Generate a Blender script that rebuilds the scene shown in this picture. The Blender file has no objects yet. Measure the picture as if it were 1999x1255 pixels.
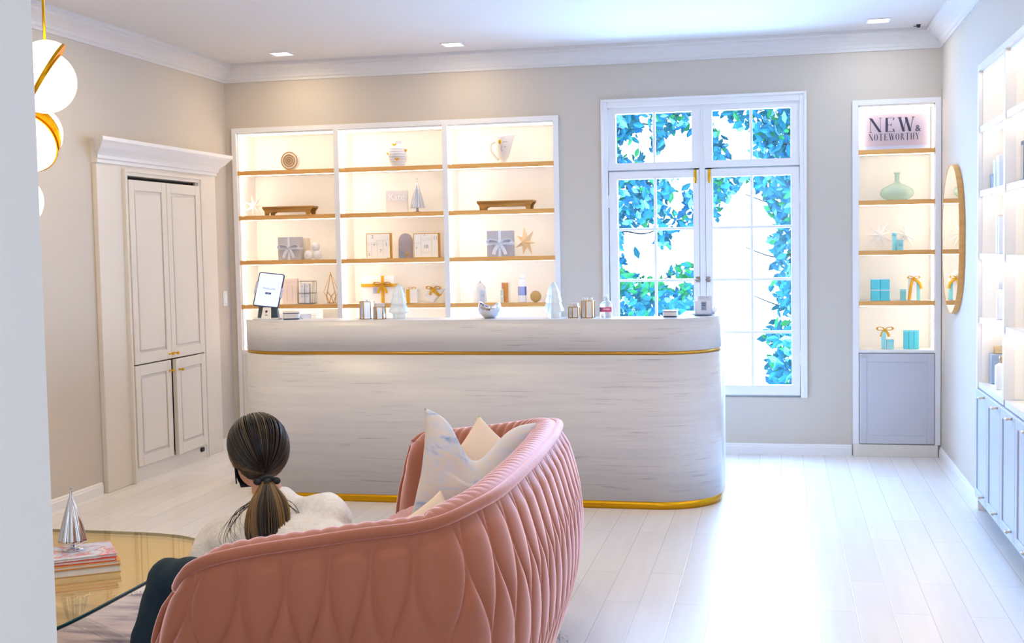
import bpy, bmesh, math, random
from mathutils import Vector, Matrix, Euler, noise
PI = math.pi
random.seed(7)
SC = bpy.context.scene
COL = SC.collection

# ---------------------------------------------------------------- camera
FPX, YAW, PITCH, ROLL = 2400.573, 0.21552411, 0.06005649, -0.01815665
CAM = Vector((0, -8.788, 1.485))
fw = Vector((-math.sin(YAW)*math.cos(PITCH), math.cos(YAW)*math.cos(PITCH), -math.sin(PITCH)))
rt0 = Vector((math.cos(YAW), math.sin(YAW), 0)); up0 = rt0.cross(fw)
rt = rt0*math.cos(ROLL) + up0*math.sin(ROLL)
up = -rt0*math.sin(ROLL) + up0*math.cos(ROLL)
cd = bpy.data.cameras.new('camera'); cam = bpy.data.objects.new('camera', cd); COL.objects.link(cam)
M = Matrix((rt, up, -fw)).transposed().to_4x4(); M.translation = CAM
cam.matrix_world = M
cd.sensor_width = 36; cd.lens = 36*FPX/1999; cd.clip_start = 0.05
cd.dof.use_dof = False
SC.camera = cam

def at(px, py, ax, v):
    """the point of the plane axis ax = v that lies on a line of sight"""
    D = fw*FPX + rt*(px-999.5) - up*(py-627.5)
    return CAM + D*((v-CAM[ax])/D[ax])
def xat(px, Y, z):
    """x of a thing standing at depth Y and height z"""
    k = Vector((0, Y, z)) - CAM
    a = (px-999.5)/FPX
    # (k+x*X).rt = a*(k+x*X).fw
    return (a*k.dot(fw)-k.dot(rt))/(rt.x-a*fw.x)

# ---------------------------------------------------------------- light
SC.view_settings.view_transform = 'Standard'
SC.view_settings.look = 'None'
SC.view_settings.gamma = 1
SC.view_settings.use_curve_mapping = False
SC.view_settings.exposure = -0.14
SC.cycles.use_denoising = True
SC.cycles.max_bounces = 10
SC.cycles.diffuse_bounces = 6
SC.cycles.transparent_max_bounces = 24
SC.cycles.sample_clamp_indirect = 8

W = bpy.data.worlds.new('daylight'); SC.world = W; W.use_nodes = True
nt = W.node_tree; nt.nodes.clear()
o = nt.nodes.new('ShaderNodeOutputWorld'); bg = nt.nodes.new('ShaderNodeBackground')
tc = nt.nodes.new('ShaderNodeTexCoord'); sx = nt.nodes.new('ShaderNodeSeparateXYZ')
mr = nt.nodes.new('ShaderNodeMapRange'); mr.interpolation_type = 'SMOOTHSTEP'
mr.inputs[1].default_value = -0.25; mr.inputs[2].default_value = 0.25
WORLD_BACK, WORLD_FRONT = 1.2, 6.5
mr.inputs[3].default_value = WORLD_BACK; mr.inputs[4].default_value = WORLD_FRONT
mx = nt.nodes.new('ShaderNodeMix'); mx.data_type = 'RGBA'
mx.inputs[6].default_value = (.95, .96, 1.0, 1); mx.inputs[7].default_value = (.52, .74, 1, 1)
m2 = nt.nodes.new('ShaderNodeMapRange'); m2.inputs[1].default_value = -0.25; m2.inputs[2].default_value = 0.25
nt.links.new(tc.outputs['Generated'], sx.inputs[0]); nt.links.new(sx.outputs[1], mr.inputs[0])
nt.links.new(sx.outputs[1], m2.inputs[0]); nt.links.new(m2.outputs[0], mx.inputs[0])
nt.links.new(mx.outputs[2], bg.inputs[0]); nt.links.new(mr.outputs[0], bg.inputs[1])
nt.links.new(bg.outputs[0], o.inputs[0])

def area(name, loc, rot, sx_, sy_, power, color):
    l = bpy.data.lights.new(name, 'AREA'); l.shape = 'RECTANGLE'; l.size = sx_; l.size_y = sy_
    l.energy = power; l.color = color
    ob = bpy.data.objects.new(name, l); COL.objects.link(ob); ob.location = loc; ob.rotation_euler = rot
    return ob
# daylight through the french window, then two added fill lights behind the camera
area('window_daylight', (-0.53, 0.55, 1.55), (math.radians(-68), 0, 0), 1.5, 2.1, 480, (.30, .57, 1))
area('front_fill', (-1.2, -9.9, 1.6), (math.radians(90), 0, 0), 4.5, 2.4, 12, (1, .92, .84))
area('blue_side_fill', (.3, -9.6, 1.8), (math.radians(84), 0, math.radians(4)), 1.2, 1.8, 26, (.42, .66, 1))

# ---------------------------------------------------------------- materials
def lin(c):
    return tuple(((x/255)/12.92 if x/255 <= .04045 else ((x/255+.055)/1.055)**2.4) for x in c)
MATS = {}
def mat(name, rgb=(200,200,200), rough=.5, metal=0, emis=0, ecol=None, trans=0, alpha=1, sheen=0, coat=0, ior=1.45, bump=None, spec=.5, sub=0, raw=None):
    if name in MATS: return MATS[name]
    m = bpy.data.materials.new(name); m.use_nodes = True
    b = m.node_tree.nodes['Principled BSDF']
    c = raw or lin(rgb)
    b.inputs['Base Color'].default_value = (*c, 1)
    b.inputs['Roughness'].default_value = rough; b.inputs['Metallic'].default_value = metal
    b.inputs['IOR'].default_value = ior
    b.inputs['Specular IOR Level'].default_value = spec
    b.inputs['Transmission Weight'].default_value = trans
    b.inputs['Alpha'].default_value = alpha
    b.inputs['Sheen Weight'].default_value = sheen; b.inputs['Coat Weight'].default_value = coat
    if sheen:
        b.inputs['Sheen Roughness'].default_value = .35
    if emis:
        b.inputs['Emission Color'].default_value = (*lin(ecol or rgb), 1); b.inputs['Emission Strength'].default_value = emis
    if bump or (name not in NOVAR and not emis and not trans and not metal):
        n = m.node_tree; L = n.links
        t = n.nodes.new('ShaderNodeTexCoord'); ns = n.nodes.new('ShaderNodeTexNoise')
        ns.inputs['Scale'].default_value = bump[0] if bump else 14; ns.inputs['Detail'].default_value = 3
        L.new(t.outputs['Object'], ns.inputs['Vector'])
        bp_ = n.nodes.new('ShaderNodeBump'); bp_.inputs['Strength'].default_value = bump[1] if bump else .02
        bp_.inputs['Distance'].default_value = .01
        L.new(ns.outputs[0], bp_.inputs['Height']); L.new(bp_.outputs[0], b.inputs['Normal'])
    MATS[name] = m
    return m
NOVAR = set()
def ramp_tex(m, kind, scale3, stops, tscale=1, detail=4, rough=.5, coords='Object', dist=0, rot=(0,0,0), bumpS=0):
    """noise driven colour for the surface"""
    n = m.node_tree; L = n.links; b = n.nodes['Principled BSDF']
    t = n.nodes.new('ShaderNodeTexCoord'); mp = n.nodes.new('ShaderNodeMapping')
    mp.inputs['Scale'].default_value = scale3; mp.inputs['Rotation'].default_value = rot
    L.new(t.outputs[coords], mp.inputs[0])
    ns = n.nodes.new('ShaderNodeTexNoise'); ns.inputs['Scale'].default_value = tscale
    ns.inputs['Detail'].default_value = detail; ns.inputs['Roughness'].default_value = rough; ns.inputs['Distortion'].default_value = dist
    L.new(mp.outputs[0], ns.inputs['Vector'])
    r = n.nodes.new('ShaderNodeValToRGB'); e = r.color_ramp.elements
    while len(e) < len(stops): e.new(.5)
    for k, (p, c) in enumerate(stops):
        e[k].position = p; e[k].color = (*lin(c), 1)
    L.new(ns.outputs[0], r.inputs[0]); L.new(r.outputs[0], b.inputs['Base Color'])
    if bumpS:
        bp_ = n.nodes.new('ShaderNodeBump'); bp_.inputs['Strength'].default_value = bumpS; bp_.inputs['Distance'].default_value = .01
        L.new(ns.outputs[0], bp_.inputs['Height']); L.new(bp_.outputs[0], b.inputs['Normal'])
    return m

wall_m = mat('greige_wall_paint', (202,192,180), .7, bump=(60,.02))
ceil_m = mat('ceiling_paint', (218,214,212), .8)
white_m = mat('white_trim_paint', (232,230,230), .35)
cream_m = mat('cream_cupboard_paint', (222,214,204), .4)
grey_m = mat('grey_cabinet_paint', (196,196,204), .4)
niche_m = mat('niche_paint', (250,246,240), .6)
brass_m = mat('brushed_brass', (200,150,62), .28, metal=1)
brassp_m = mat('yellow_brass', (214,160,30), .3, metal=1)
chrome_m = mat('chrome', (225,228,235), .06, metal=1)
gold_m = mat('gold_ribbon', (226,166,28), .45, sheen=.3)
goldw_m = mat('gold_wire', (222,170,80), .3, metal=1)
oak_m = ramp_tex(mat('oak_shelf_wood', (205,150,90), .45), 'n', (3,30,30), [(.3,(214,156,84)),(.7,(230,174,104))])
wood_m = ramp_tex(mat('old_carved_wood', (170,120,50), .5), 'n', (4,40,40), [(.3,(132,88,34)),(.7,(184,138,66))], bumpS=.3)
strip_m = mat('led_strip', (255,248,238), .5, emis=13, ecol=(255,238,218))
strip2_m = mat('led_strip_side', (255,248,238), .5, emis=13, ecol=(255,238,218))
lamp_m = mat('lamp_diffuser', (255,250,244), .5, emis=9, ecol=(255,244,230))
globe_m = mat('opal_glass_globe', (255,250,244), .3, emis=3.6, ecol=(255,226,188))
black_m = mat('black_rubber', (25,26,30), .5)
dark_m = mat('painted_gap_shade', (30,26,26), .9)
teal_m = mat('aqua_card', (92,204,220), .45)
tealp_m = mat('pale_aqua_card', (150,218,226), .45)
paper_m = mat('white_paper', (240,238,236), .6)
star_m = mat('folded_star_paper', (252,248,242), .6)
goldstar_m = mat('gold_star_card', (216,168,92), .4, metal=.4)
greybox_m = mat('grey_gift_card', (196,190,190), .6)
ribbon_m = mat('white_satin_ribbon', (226,228,238), .3)
navy_m = mat('navy_ink', (52,52,78), .6)
frost_m = mat('frosted_glass', (214,232,240), .35, trans=.55, ior=1.3, raw=(.88,.95,.98))
mirror_m = mat('mirror_silver', (240,240,238), .01, metal=1)
mirp_m = mat('antiqued_mirror_panel', (214,214,216), .16, metal=.75)
skin_m = mat('skin', (214,160,130), .5)
cloth_m = ramp_tex(mat('cream_boucle_knit', (232,222,212), .95, sheen=.3), 'n', (1,1,1), [(.3,(234,226,216)),(.7,(246,240,232))], tscale=90, bumpS=.35)
pants_m = mat('dark_teal_trousers', (16,44,60), .8, bump=(200,.15))
mask_m = mat('black_face_mask', (26,30,44), .7)
shoe_m = mat('black_shoe_leather', (22,22,26), .4)

marble_m = mat('white_veined_marble', (220,217,217), .32)
n = marble_m.node_tree; L = n.links; b = n.nodes['Principled BSDF']
t = n.nodes.new('ShaderNodeTexCoord')
def nz(scale3, detail, dist, lo, hi):
    mp = n.nodes.new('ShaderNodeMapping'); mp.inputs['Scale'].default_value = scale3
    mp.inputs['Rotation'].default_value = (0, .012, 0)
    L.new(t.outputs['Object'], mp.inputs[0])
    s = n.nodes.new('ShaderNodeTexNoise'); s.inputs['Scale'].default_value = 1; s.inputs['Detail'].default_value = detail
    s.inputs['Roughness'].default_value = .62; s.inputs['Distortion'].default_value = dist
    L.new(mp.outputs[0], s.inputs['Vector'])
    r = n.nodes.new('ShaderNodeMapRange'); r.inputs[1].default_value = lo; r.inputs[2].default_value = hi
    L.new(s.outputs[0], r.inputs[0]); return r
r1 = nz((2.2,2.2,75), 6, .5, .56, .74); r2 = nz((1.5,1.5,34), 4, .3, .35, .7); r3 = nz((3,3,5), 2, 0, .4, .62)
mu = n.nodes.new('ShaderNodeMath'); mu.operation = 'MULTIPLY'; L.new(r1.outputs[0], mu.inputs[0]); L.new(r3.outputs[0], mu.inputs[1])
ma = n.nodes.new('ShaderNodeMix'); ma.data_type = 'RGBA'; ma.inputs[6].default_value = (*lin((214,212,213)),1); ma.inputs[7].default_value = (*lin((204,202,205)),1)
L.new(r2.outputs[0], ma.inputs[0])
mb_ = n.nodes.new('ShaderNodeMix'); mb_.data_type = 'RGBA'; mb_.inputs[7].default_value = (*lin((150,146,151)),1)
L.new(ma.outputs[2], mb_.inputs[6]); L.new(mu.outputs[0], mb_.inputs[0]); L.new(mb_.outputs[2], b.inputs['Base Color'])

floor_m = mat('whitewashed_plank_floor', (214,208,204), .27, spec=.7)
n = floor_m.node_tree; L = n.links; b = n.nodes['Principled BSDF']
t = n.nodes.new('ShaderNodeTexCoord'); mp = n.nodes.new('ShaderNodeMapping')
mp.inputs['Rotation'].default_value = (0, 0, PI/2)
L.new(t.outputs['Object'], mp.inputs[0])
br = n.nodes.new('ShaderNodeTexBrick'); br.inputs['Scale'].default_value = 1
br.inputs['Brick Width'].default_value = 1.25; br.inputs['Row Height'].default_value = .145
br.inputs['Mortar Size'].default_value = .0016; br.inputs['Mortar Smooth'].default_value = .3; br.offset = .37
br.inputs['Color1'].default_value = (*lin((236,233,231)),1); br.inputs['Color2'].default_value = (*lin((228,225,224)),1)
br.inputs['Mortar'].default_value = (*lin((198,193,191)),1)
L.new(mp.outputs[0], br.inputs[0])
ns = n.nodes.new('ShaderNodeTexNoise'); mp2 = n.nodes.new('ShaderNodeMapping'); mp2.inputs['Scale'].default_value = (22,1.5,1)
L.new(t.outputs['Object'], mp2.inputs[0]); L.new(mp2.outputs[0], ns.inputs['Vector']); ns.inputs['Scale'].default_value = 1; ns.inputs['Detail'].default_value = 5
ml = n.nodes.new('ShaderNodeMix'); ml.data_type = 'RGBA'; ml.blend_type = 'MULTIPLY'; ml.inputs[0].default_value = .12
L.new(br.outputs[0], ml.inputs[6]); L.new(ns.outputs[0], ml.inputs[7]); L.new(ml.outputs[2], b.inputs['Base Color'])
bp_ = n.nodes.new('ShaderNodeBump'); bp_.inputs['Strength'].default_value = .25; bp_.inputs['Distance'].default_value = .002; bp_.invert = True
L.new(br.outputs[1], bp_.inputs['Height']); L.new(bp_.outputs[0], b.inputs['Normal'])

velvet_m = mat('dusty_pink_velvet', (156,90,64), .6, sheen=1, bump=(30,.12))
velvet_m.node_tree.nodes['Principled BSDF'].inputs['Sheen Tint'].default_value = (*lin((244,206,206)), 1)
velvet_m.node_tree.nodes['Principled BSDF'].inputs['Sheen Roughness'].default_value = .32
vn = velvet_m.node_tree; vb = vn.nodes['Principled BSDF']; vs = vn.nodes.new('ShaderNodeBsdfSheen'); va = vn.nodes.new('ShaderNodeAddShader')
vs.inputs['Color'].default_value = (*lin((222,196,206)), 1); vs.inputs['Roughness'].default_value = .45
vn.links.new(vb.outputs[0], va.inputs[0]); vn.links.new(vs.outputs[0], va.inputs[1]); vn.links.new(va.outputs[0], vn.nodes['Material Output'].inputs[0])
pillow_m = ramp_tex(mat('marbled_pillow_linen', (230,226,224), .8, sheen=.2), 'n', (3.5,3.5,6), [(.30,(140,162,200)),(.40,(210,214,226)),(.50,(226,216,206)),(.60,(216,216,224)),(.70,(150,172,204))], tscale=1.5, detail=3, dist=1.2)
cream_p = mat('cream_pillow_linen', (244,222,198), .85, bump=(120,.1))
rug_m = ramp_tex(mat('grey_shag_rug', (200,192,196), .95), 'n', (1,4,1), [(.32,(118,112,128)),(.5,(188,178,184)),(.7,(214,204,204))], tscale=3, detail=6, bumpS=.6)

def clear(name, tint, gloss=.08, rough=.02):
    m = bpy.data.materials.new(name); m.use_nodes = True; n = m.node_tree; n.nodes.clear()
    o = n.nodes.new('ShaderNodeOutputMaterial'); mx = n.nodes.new('ShaderNodeMixShader')
    a = n.nodes.new('ShaderNodeBsdfTransparent'); a.inputs[0].default_value = (*tint, 1)
    g = n.nodes.new('ShaderNodeBsdfGlossy'); g.inputs['Roughness'].default_value = rough
    if name == 'champagne_tinted_glass': g.inputs[0].default_value = (1, .84, .52, 1)
    fr = n.nodes.new('ShaderNodeLayerWeight'); fr.inputs[0].default_value = .5
    pw = n.nodes.new('ShaderNodeMath'); pw.operation = 'POWER'; pw.inputs[1].default_value = 3
    ml = n.nodes.new('ShaderNodeMath'); ml.operation = 'MULTIPLY_ADD'; ml.inputs[1].default_value = .55; ml.inputs[2].default_value = gloss*.35
    n.links.new(fr.outputs[1], pw.inputs[0]); n.links.new(pw.outputs[0], ml.inputs[0]); n.links.new(ml.outputs[0], mx.inputs[0]); n.links.new(a.outputs[0], mx.inputs[1]); n.links.new(g.outputs[0], mx.inputs[2])
    n.links.new(mx.outputs[0], o.inputs[0]); MATS[name] = m; return m
pane_m = clear('window_glass', (.97,.98,1), .04)
acryl_m = clear('clear_acrylic', (.93,.95,.97), .3)
jar_m = clear('clear_jar_glass', (.9,.94,.95), .2)
amber_m = clear('champagne_tinted_glass', (.90,.80,.58), .28)
greenglass_m = clear('pale_green_glass', (.80,.93,.86), .25)

# ---------------------------------------------------------------- mesh helpers
class MB:
    def __init__(s): s.bm = bmesh.new(); s.mi = 0
    def m(s, i): s.mi = i; return s
    def _f(s, vs, smooth=False):
        try: f = s.bm.faces.new(vs)
        except ValueError: return None
        f.material_index = s.mi; f.smooth = smooth; return f
    def box(s, x0, x1, y0, y1, z0, z1, bev=0, T=None, seg=2):
        co = [(x, y, z) for x in (x0, x1) for y in (y0, y1) for z in (z0, z1)]
        v = [s.bm.verts.new(T @ Vector(c) if T else c) for c in co]
        fs = [s._f([v[i] for i in q]) for q in ((0,1,3,2),(4,6,7,5),(0,4,5,1),(2,3,7,6),(0,2,6,4),(1,5,7,3))]
        if bev:
            es = {e for f in fs for e in f.edges}
            r = bmesh.ops.bevel(s.bm, geom=list(es), offset=bev, segments=seg, affect='EDGES', profile=.5)
            for f in r['faces']: f.material_index = s.mi; f.smooth = True
        return s
    def lathe(s, prof, n=32, T=None, smooth=True, a0=0, a1=2*PI, rib=None):
        """prof: [(r, z)] from bottom to top, turned about z"""
        full = abs(a1-a0-2*PI) < 1e-6; k = n if full else n+1
        rows = []
        for r, z in prof:
            row = []
            for i in range(k):
                a = a0+(a1-a0)*i/n
                rr = r*(1+(rib(a, z) if rib else 0))
                c = Vector((rr*math.cos(a), rr*math.sin(a), z))
                row.append(s.bm.verts.new(T @ c if T else c))
            rows.append(row)
        for p, q in zip(rows, rows[1:]):
            for i in range(n):
                j = (i+1) % k
                s._f([p[i], p[j], q[j], q[i]], smooth)
        if full:
            if prof[0][0] > 1e-5: s._f(list(reversed(rows[0])))
            if prof[-1][0] > 1e-5: s._f(rows[-1])
        return s
    def tube(s, pts, r, n=10, closed=False, caps=True, flat=None, upv=None):
        pts = [Vector(p) for p in pts]; N = len(pts)
        rs = r if isinstance(r, (list, tuple)) else [r]*N
        rings = []; pu = None
        for i, p in enumerate(pts):
            if closed: d = pts[(i+1) % N]-pts[i-1]
            else: d = pts[min(i+1, N-1)]-pts[max(i-1, 0)]
            d.normalize()
            if upv is not None: u = Vector(upv)
            else: u = pu or (Vector((0,0,1)) if abs(d.z) < .9 else Vector((1,0,0)))
            u = (u-d*u.dot(d))
            if u.length < 1e-5: u = d.orthogonal()
            u.normalize(); pu = u; w = d.cross(u)
            fx = flat or 1
            rings.append([s.bm.verts.new(p+u*(rs[i]*math.cos(2*PI*k/n))+w*(rs[i]*fx*math.sin(2*PI*k/n))) for k in range(n)])
        R = list(zip(rings, rings[1:]))
        if closed: R.append((rings[-1], rings[0]))
        for a, b_ in R:
            for k in range(n): s._f([a[k], a[(k+1) % n], b_[(k+1) % n], b_[k]], True)
        if caps and not closed: s._f(list(reversed(rings[0]))); s._f(rings[-1])
        return s
    def ell(s, c, r, n=20, T=None, rows=12):
        c = Vector(c); r = (r, r, r) if not hasattr(r, '__len__') else r
        g = []
        for i in range(rows+1):
            th = PI*i/rows
            if i in (0, rows): 
                q = Vector((0,0,r[2]*math.cos(th))); q = (T @ q if T else q)+c; g.append([s.bm.verts.new(q)]); continue
            row = []
            for k in range(n):
                a = 2*PI*k/n
                q = Vector((r[0]*math.sin(th)*math.cos(a), r[1]*math.sin(th)*math.sin(a), r[2]*math.cos(th)))
                row.append(s.bm.verts.new((T @ q if T else q)+c))
            g.append(row)
        for a, b_ in zip(g, g[1:]):
            for k in range(n):
                j = (k+1) % n
                if len(a) == 1: s._f([a[0], b_[k], b_[j]], True)
                elif len(b_) == 1: s._f([a[k], b_[0], a[j]], True)
                else: s._f([a[k], b_[k], b_[j], a[j]], True)
        return s
    def prism(s, poly, z0, z1, T=None, smooth=False):
        """poly in xy, raised from z0 to z1"""
        lo = [s.bm.verts.new((T @ Vector((x, y, z0))) if T else (x, y, z0)) for x, y in poly]
        hi = [s.bm.verts.new((T @ Vector((x, y, z1))) if T else (x, y, z1)) for x, y in poly]
        s._f(list(reversed(lo))); s._f(hi)
        for i in range(len(poly)):
            j = (i+1) % len(poly); s._f([lo[i], lo[j], hi[j], hi[i]], smooth)
        return s
    def grid(s, rows, smooth=True, closeu=False, flip=False):
        """rows of points"""
        V = [[s.bm.verts.new(p) for p in r] for r in rows]
        for a, b_ in zip(V, V[1:]):
            n = len(a)
            for k in range(n if closeu else n-1):
                j = (k+1) % n
                q = [a[k], a[j], b_[j], b_[k]]
                s._f(q[::-1] if flip else q, smooth)
        return V
    def build(s, name, mats, parent=None, recalc=True, loc=None):
        if recalc: bmesh.ops.recalc_face_normals(s.bm, faces=s.bm.faces)
        me = bpy.data.meshes.new(name); s.bm.to_mesh(me); s.bm.free()
        for mm in (mats if isinstance(mats, (list, tuple)) else [mats]): me.materials.append(mm)
        o = bpy.data.objects.new(name, me); COL.objects.link(o)
        if parent is not None: o.parent = parent
        if loc: o.location = loc
        return o
def tag(o, label, cat, group=None, kind=None):
    if label: o['label'] = label
    if cat: o['category'] = cat
    if group: o['group'] = group
    if kind: o['kind'] = kind
    return o
def thing(name, label, cat, loc, rz=0, group=None, rot=None):
    o = bpy.data.objects.new(name, None); COL.objects.link(o); o.empty_display_size = .05
    o.location = loc; o.rotation_euler = rot or (0, 0, rz)
    return tag(o, label, cat, group)
def struct(o): o['kind'] = 'structure'; return o
def dup(root, loc, rz=None, label=None, group=None, scale=None):
    r = root.copy(); COL.objects.link(r); r.location = loc
    if rz is not None: r.rotation_euler = (0, 0, rz)
    if scale: r.scale = scale
    if label: r['label'] = label
    if group: r['group'] = group
    for ch in list(root.children):
        c = ch.copy(); COL.objects.link(c); c.parent = r
        for g in list(ch.children):
            d = g.copy(); COL.objects.link(d); d.parent = c
    return r
def text_obj(body, size, name, m, parent, T, extr=.0008, spacing=1):
    cu = bpy.data.curves.new('t', 'FONT'); cu.body = body; cu.size = size; cu.extrude = extr
    cu.align_x = 'CENTER'; cu.align_y = 'CENTER'; cu.space_character = spacing; cu.resolution_u = 4
    ob = bpy.data.objects.new('t', cu); COL.objects.link(ob)
    dg = bpy.context.evaluated_depsgraph_get(); dg.update()
    me = bpy.data.meshes.new_from_object(ob.evaluated_get(dg)); me.transform(T)
    bpy.data.objects.remove(ob); me.materials.clear(); me.materials.append(m)
    o = bpy.data.objects.new(name, me); COL.objects.link(o); o.parent = parent
    return o
UP = Matrix.Rotation(PI/2, 4, 'X')      # xy drawing stood upright, facing -y
def upt(x, y, z): return Matrix.Translation((x, y, z)) @ UP
# ================================================================ the room
XL, XR, H = -4.137, 1.067, 2.90
YF = -10.0
struct(MB().box(XL-.1, XR+.6, YF, .4, -.1, 0).build('floor', floor_m))
struct(MB().box(XL-.2, XR+.7, YF, .4, H, H+.12).build('ceiling', ceil_m))
# back wall with the bookcase opening, the window opening and the display niche opening
m = MB()
xs = [XL-.2, -4.046, -1.588, -1.226, .160, .523, 1.028, XR+.2]
m.box(xs[0], xs[1], 0, .4, 0, H); m.box(xs[2], xs[3], 0, .4, 0, H); m.box(xs[4], xs[5], 0, .4, 0, H); m.box(xs[6], xs[7], 0, .4, 0, H)
m.box(xs[1], xs[2], 0, .4, 2.392, H); m.box(xs[1], xs[2], .34, .4, 0, 2.392)
m.box(xs[3], xs[4], 0, .4, 2.50, H); m.box(xs[3], xs[4], 0, .4, 0, .40)
m.box(xs[5], xs[6], 0, .4, 2.41, H); m.box(xs[5], xs[6], .34, .4, 0, 2.41)
struct(m.build('wall_back', wall_m))
struct(MB().box(XL-.2, XL, YF, 0, 0, H).build('wall_left', wall_m))
UY0, UY1 = -1.70, -6.02      # the cabinet wall on the right
m = MB()
m.box(XR, XR+.6, UY0-.03, 0, 0, H); m.box(XR, XR+.6, YF, UY1+.03, 0, H)
m.box(XR, XR+.6, UY1+.03, UY0-.03, 2.39, H); m.box(XR+.42, XR+.6, UY1+.03, UY0-.03, 0, 2.39)
struct(m.build('wall_right', wall_m))
# the near partition whose edge fills the left of the view
struct(MB().box(XL+.0, -.843, -7.62, -7.5, 0, H-.001, bev=0).build('wall_front', mat('partition_paint', (236,236,234), .6)))

# crown moulding and baseboards
CR = [(0,2.772),(.012,2.772),(.012,2.79),(.022,2.796),(.03,2.812),(.055,2.835),(.085,2.852),(.098,2.858),(.098,2.872),(.112,2.878),(.112,2.90),(0,2.90)]
BB = [(0,0),(.016,0),(.016,.052),(.012,.058),(.012,.066),(.005,.074),(0,.074)]
def run(prof, ax, w, sgn, a, b_, name, mm, mitre=(0,0)):
    """profile (out, z) run along an axis; mitre: how the ends follow the profile"""
    m = MB(); ends = []
    for e, k in ((a, mitre[0]), (b_, mitre[1])):
        row = []
        for d, z in prof:
            c = e+k*d
            row.append(m.bm.verts.new((w+sgn*d, c, z) if ax == 'y' else (c, w+sgn*d, z)))
        ends.append(row)
    N = len(prof)
    for i in range(N): m._f([ends[0][i], ends[0][(i+1) % N], ends[1][(i+1) % N], ends[1][i]])
    m._f(ends[0]); m._f(ends[1][::-1])
    return m.build(name, mm)
struct(run(CR, 'x', 0, -1, XL, XR, 'trim_1', ceil_m, (1,-1)))
struct(run(CR, 'y', XL, 1, -7.5, 0, 'trim_2', ceil_m, (0,-1)))
struct(run(CR, 'y', XR, -1, -9.6, 0, 'trim_3', ceil_m, (0,-1)))
struct(run(BB, 'x', 0, -1, -1.54, .478, 'baseboard_back', white_m))
struct(run(BB, 'y', XR, -1, -1.64, 0, 'baseboard_right', white_m, (0,-1)))
o = run(BB, 'y', XL, 1, -7.5, -1.93, 'baseboard_left', white_m); struct(o)
o = run(BB, 'y', XL, 1, -.255, 0, 'baseboard_left', white_m, (0,-1)); struct(o)

# recessed square ceiling lights
def ceiling_light(x, y, label, col, power, show=True):
    t = thing('ceiling_light', label, 'ceiling light', (x, y, H), 0, 'recessed ceiling lights')
    m = MB(); s, w = .062, .012
    m.box(-s-w, s+w, -s-w, -s, -.008, .0, 0); m.box(-s-w, s+w, s, s+w, -.008, 0); m.box(-s-w, -s, -s, s, -.008, 0); m.box(s, s+w, -s, s, -.008, 0)
    m.build('frame', white_m, t)
    MB().box(-s, s, -s, s, -.004, -.001).build('diffuser', lamp_m, t)
    area('ceiling_lamp_light', (x, y, H-.012), (0,0,0), .12, .12, power, col)
WARM, COOL = (1,.80,.50), (.86,.93,1)
ceiling_light(-3.475, -.45, 'square recessed ceiling light above the leftmost bookcase bay', WARM, 5)
ceiling_light(-2.21, -.45, 'square recessed ceiling light above the middle of the counter, warm and wide', WARM, 4)
ceiling_light(.623, -.47, 'square recessed ceiling light above the right display niche', COOL, 4)
for x, y, c, p in ((-3.2,-2.6,WARM,15),(-2.0,-2.9,WARM,8),(-3.1,-4.6,WARM,16),(-.9,-5.4,(1,.86,.7),14),(.3,-3.4,COOL,4),(-1.6,-7.0,WARM,9)):
    area('ceiling_lamp_light', (x, y, H-.012), (0,0,0), .12, .12, p, c)
t = thing('ceiling_sensor', 'tiny black sensor on the ceiling near the right corner', 'sensor', (.895, -.209, H))
MB().lathe([(.006,-.02),(.012,-.016),(.012,-.004),(.018,0)], 12).build('body', black_m, t)
MB().box(-.03,-.008,-.003,.003,-.012,-.008).build('arm', black_m, t)

# ---------------------------------------------------------------- corner cupboard built on the left wall
cup = thing('wall_cupboard', 'tall cream wall cupboard with four panelled doors and crowned top', 'cupboard', (XL, -1.08, 0))
m = MB()    # surround, local: x out of wall, y along (-.825 .. +.80)
m.box(0, .035, -.825, -.53, 0, 2.06, .004); m.box(0, .035, .535, .80, 0, 2.06, .004); m.box(0, .035, -.53, .535, 2.02, 2.06)
m.box(0, .03, -.52, .52, 0.0, .012)
m.build('surround', cream_m, cup)
m = MB(); # stepped casing
for d, w, o_ in ((.052, .0, .04), (.06, .002, .018)):
    m.box(.034-w, d, -.53-w, -.53+o_, 0, 2.03-o_, .002); m.box(.034-w, d, .535-o_, .535+w, 0, 2.03-o_, .002); m.box(.034-w, d, -.53-w, .535+w, 2.03-o_, 2.03+w, .002)
m.build('casing', cream_m, cup)
cr = [(0,0),(.045,0),(.045,.02),(.056,.026),(.058,.045),(.07,.06),(.1,.085),(.125,.115),(.14,.128),(.14,.15),(0,.15)]
m = MB(); rows = []
for sgn, e in ((-1, -.825), (1, .80)):
    rows.append([m.bm.verts.new((d, e+sgn*max(d-.035, -.0)*.9, 2.055+z)) for d, z in cr])
for i in range(len(cr)): m._f([rows[0][i], rows[0][(i+1) % len(cr)], rows[1][(i+1) % len(cr)], rows[1][i]])
for r_ in rows: m._f(r_)
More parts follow.
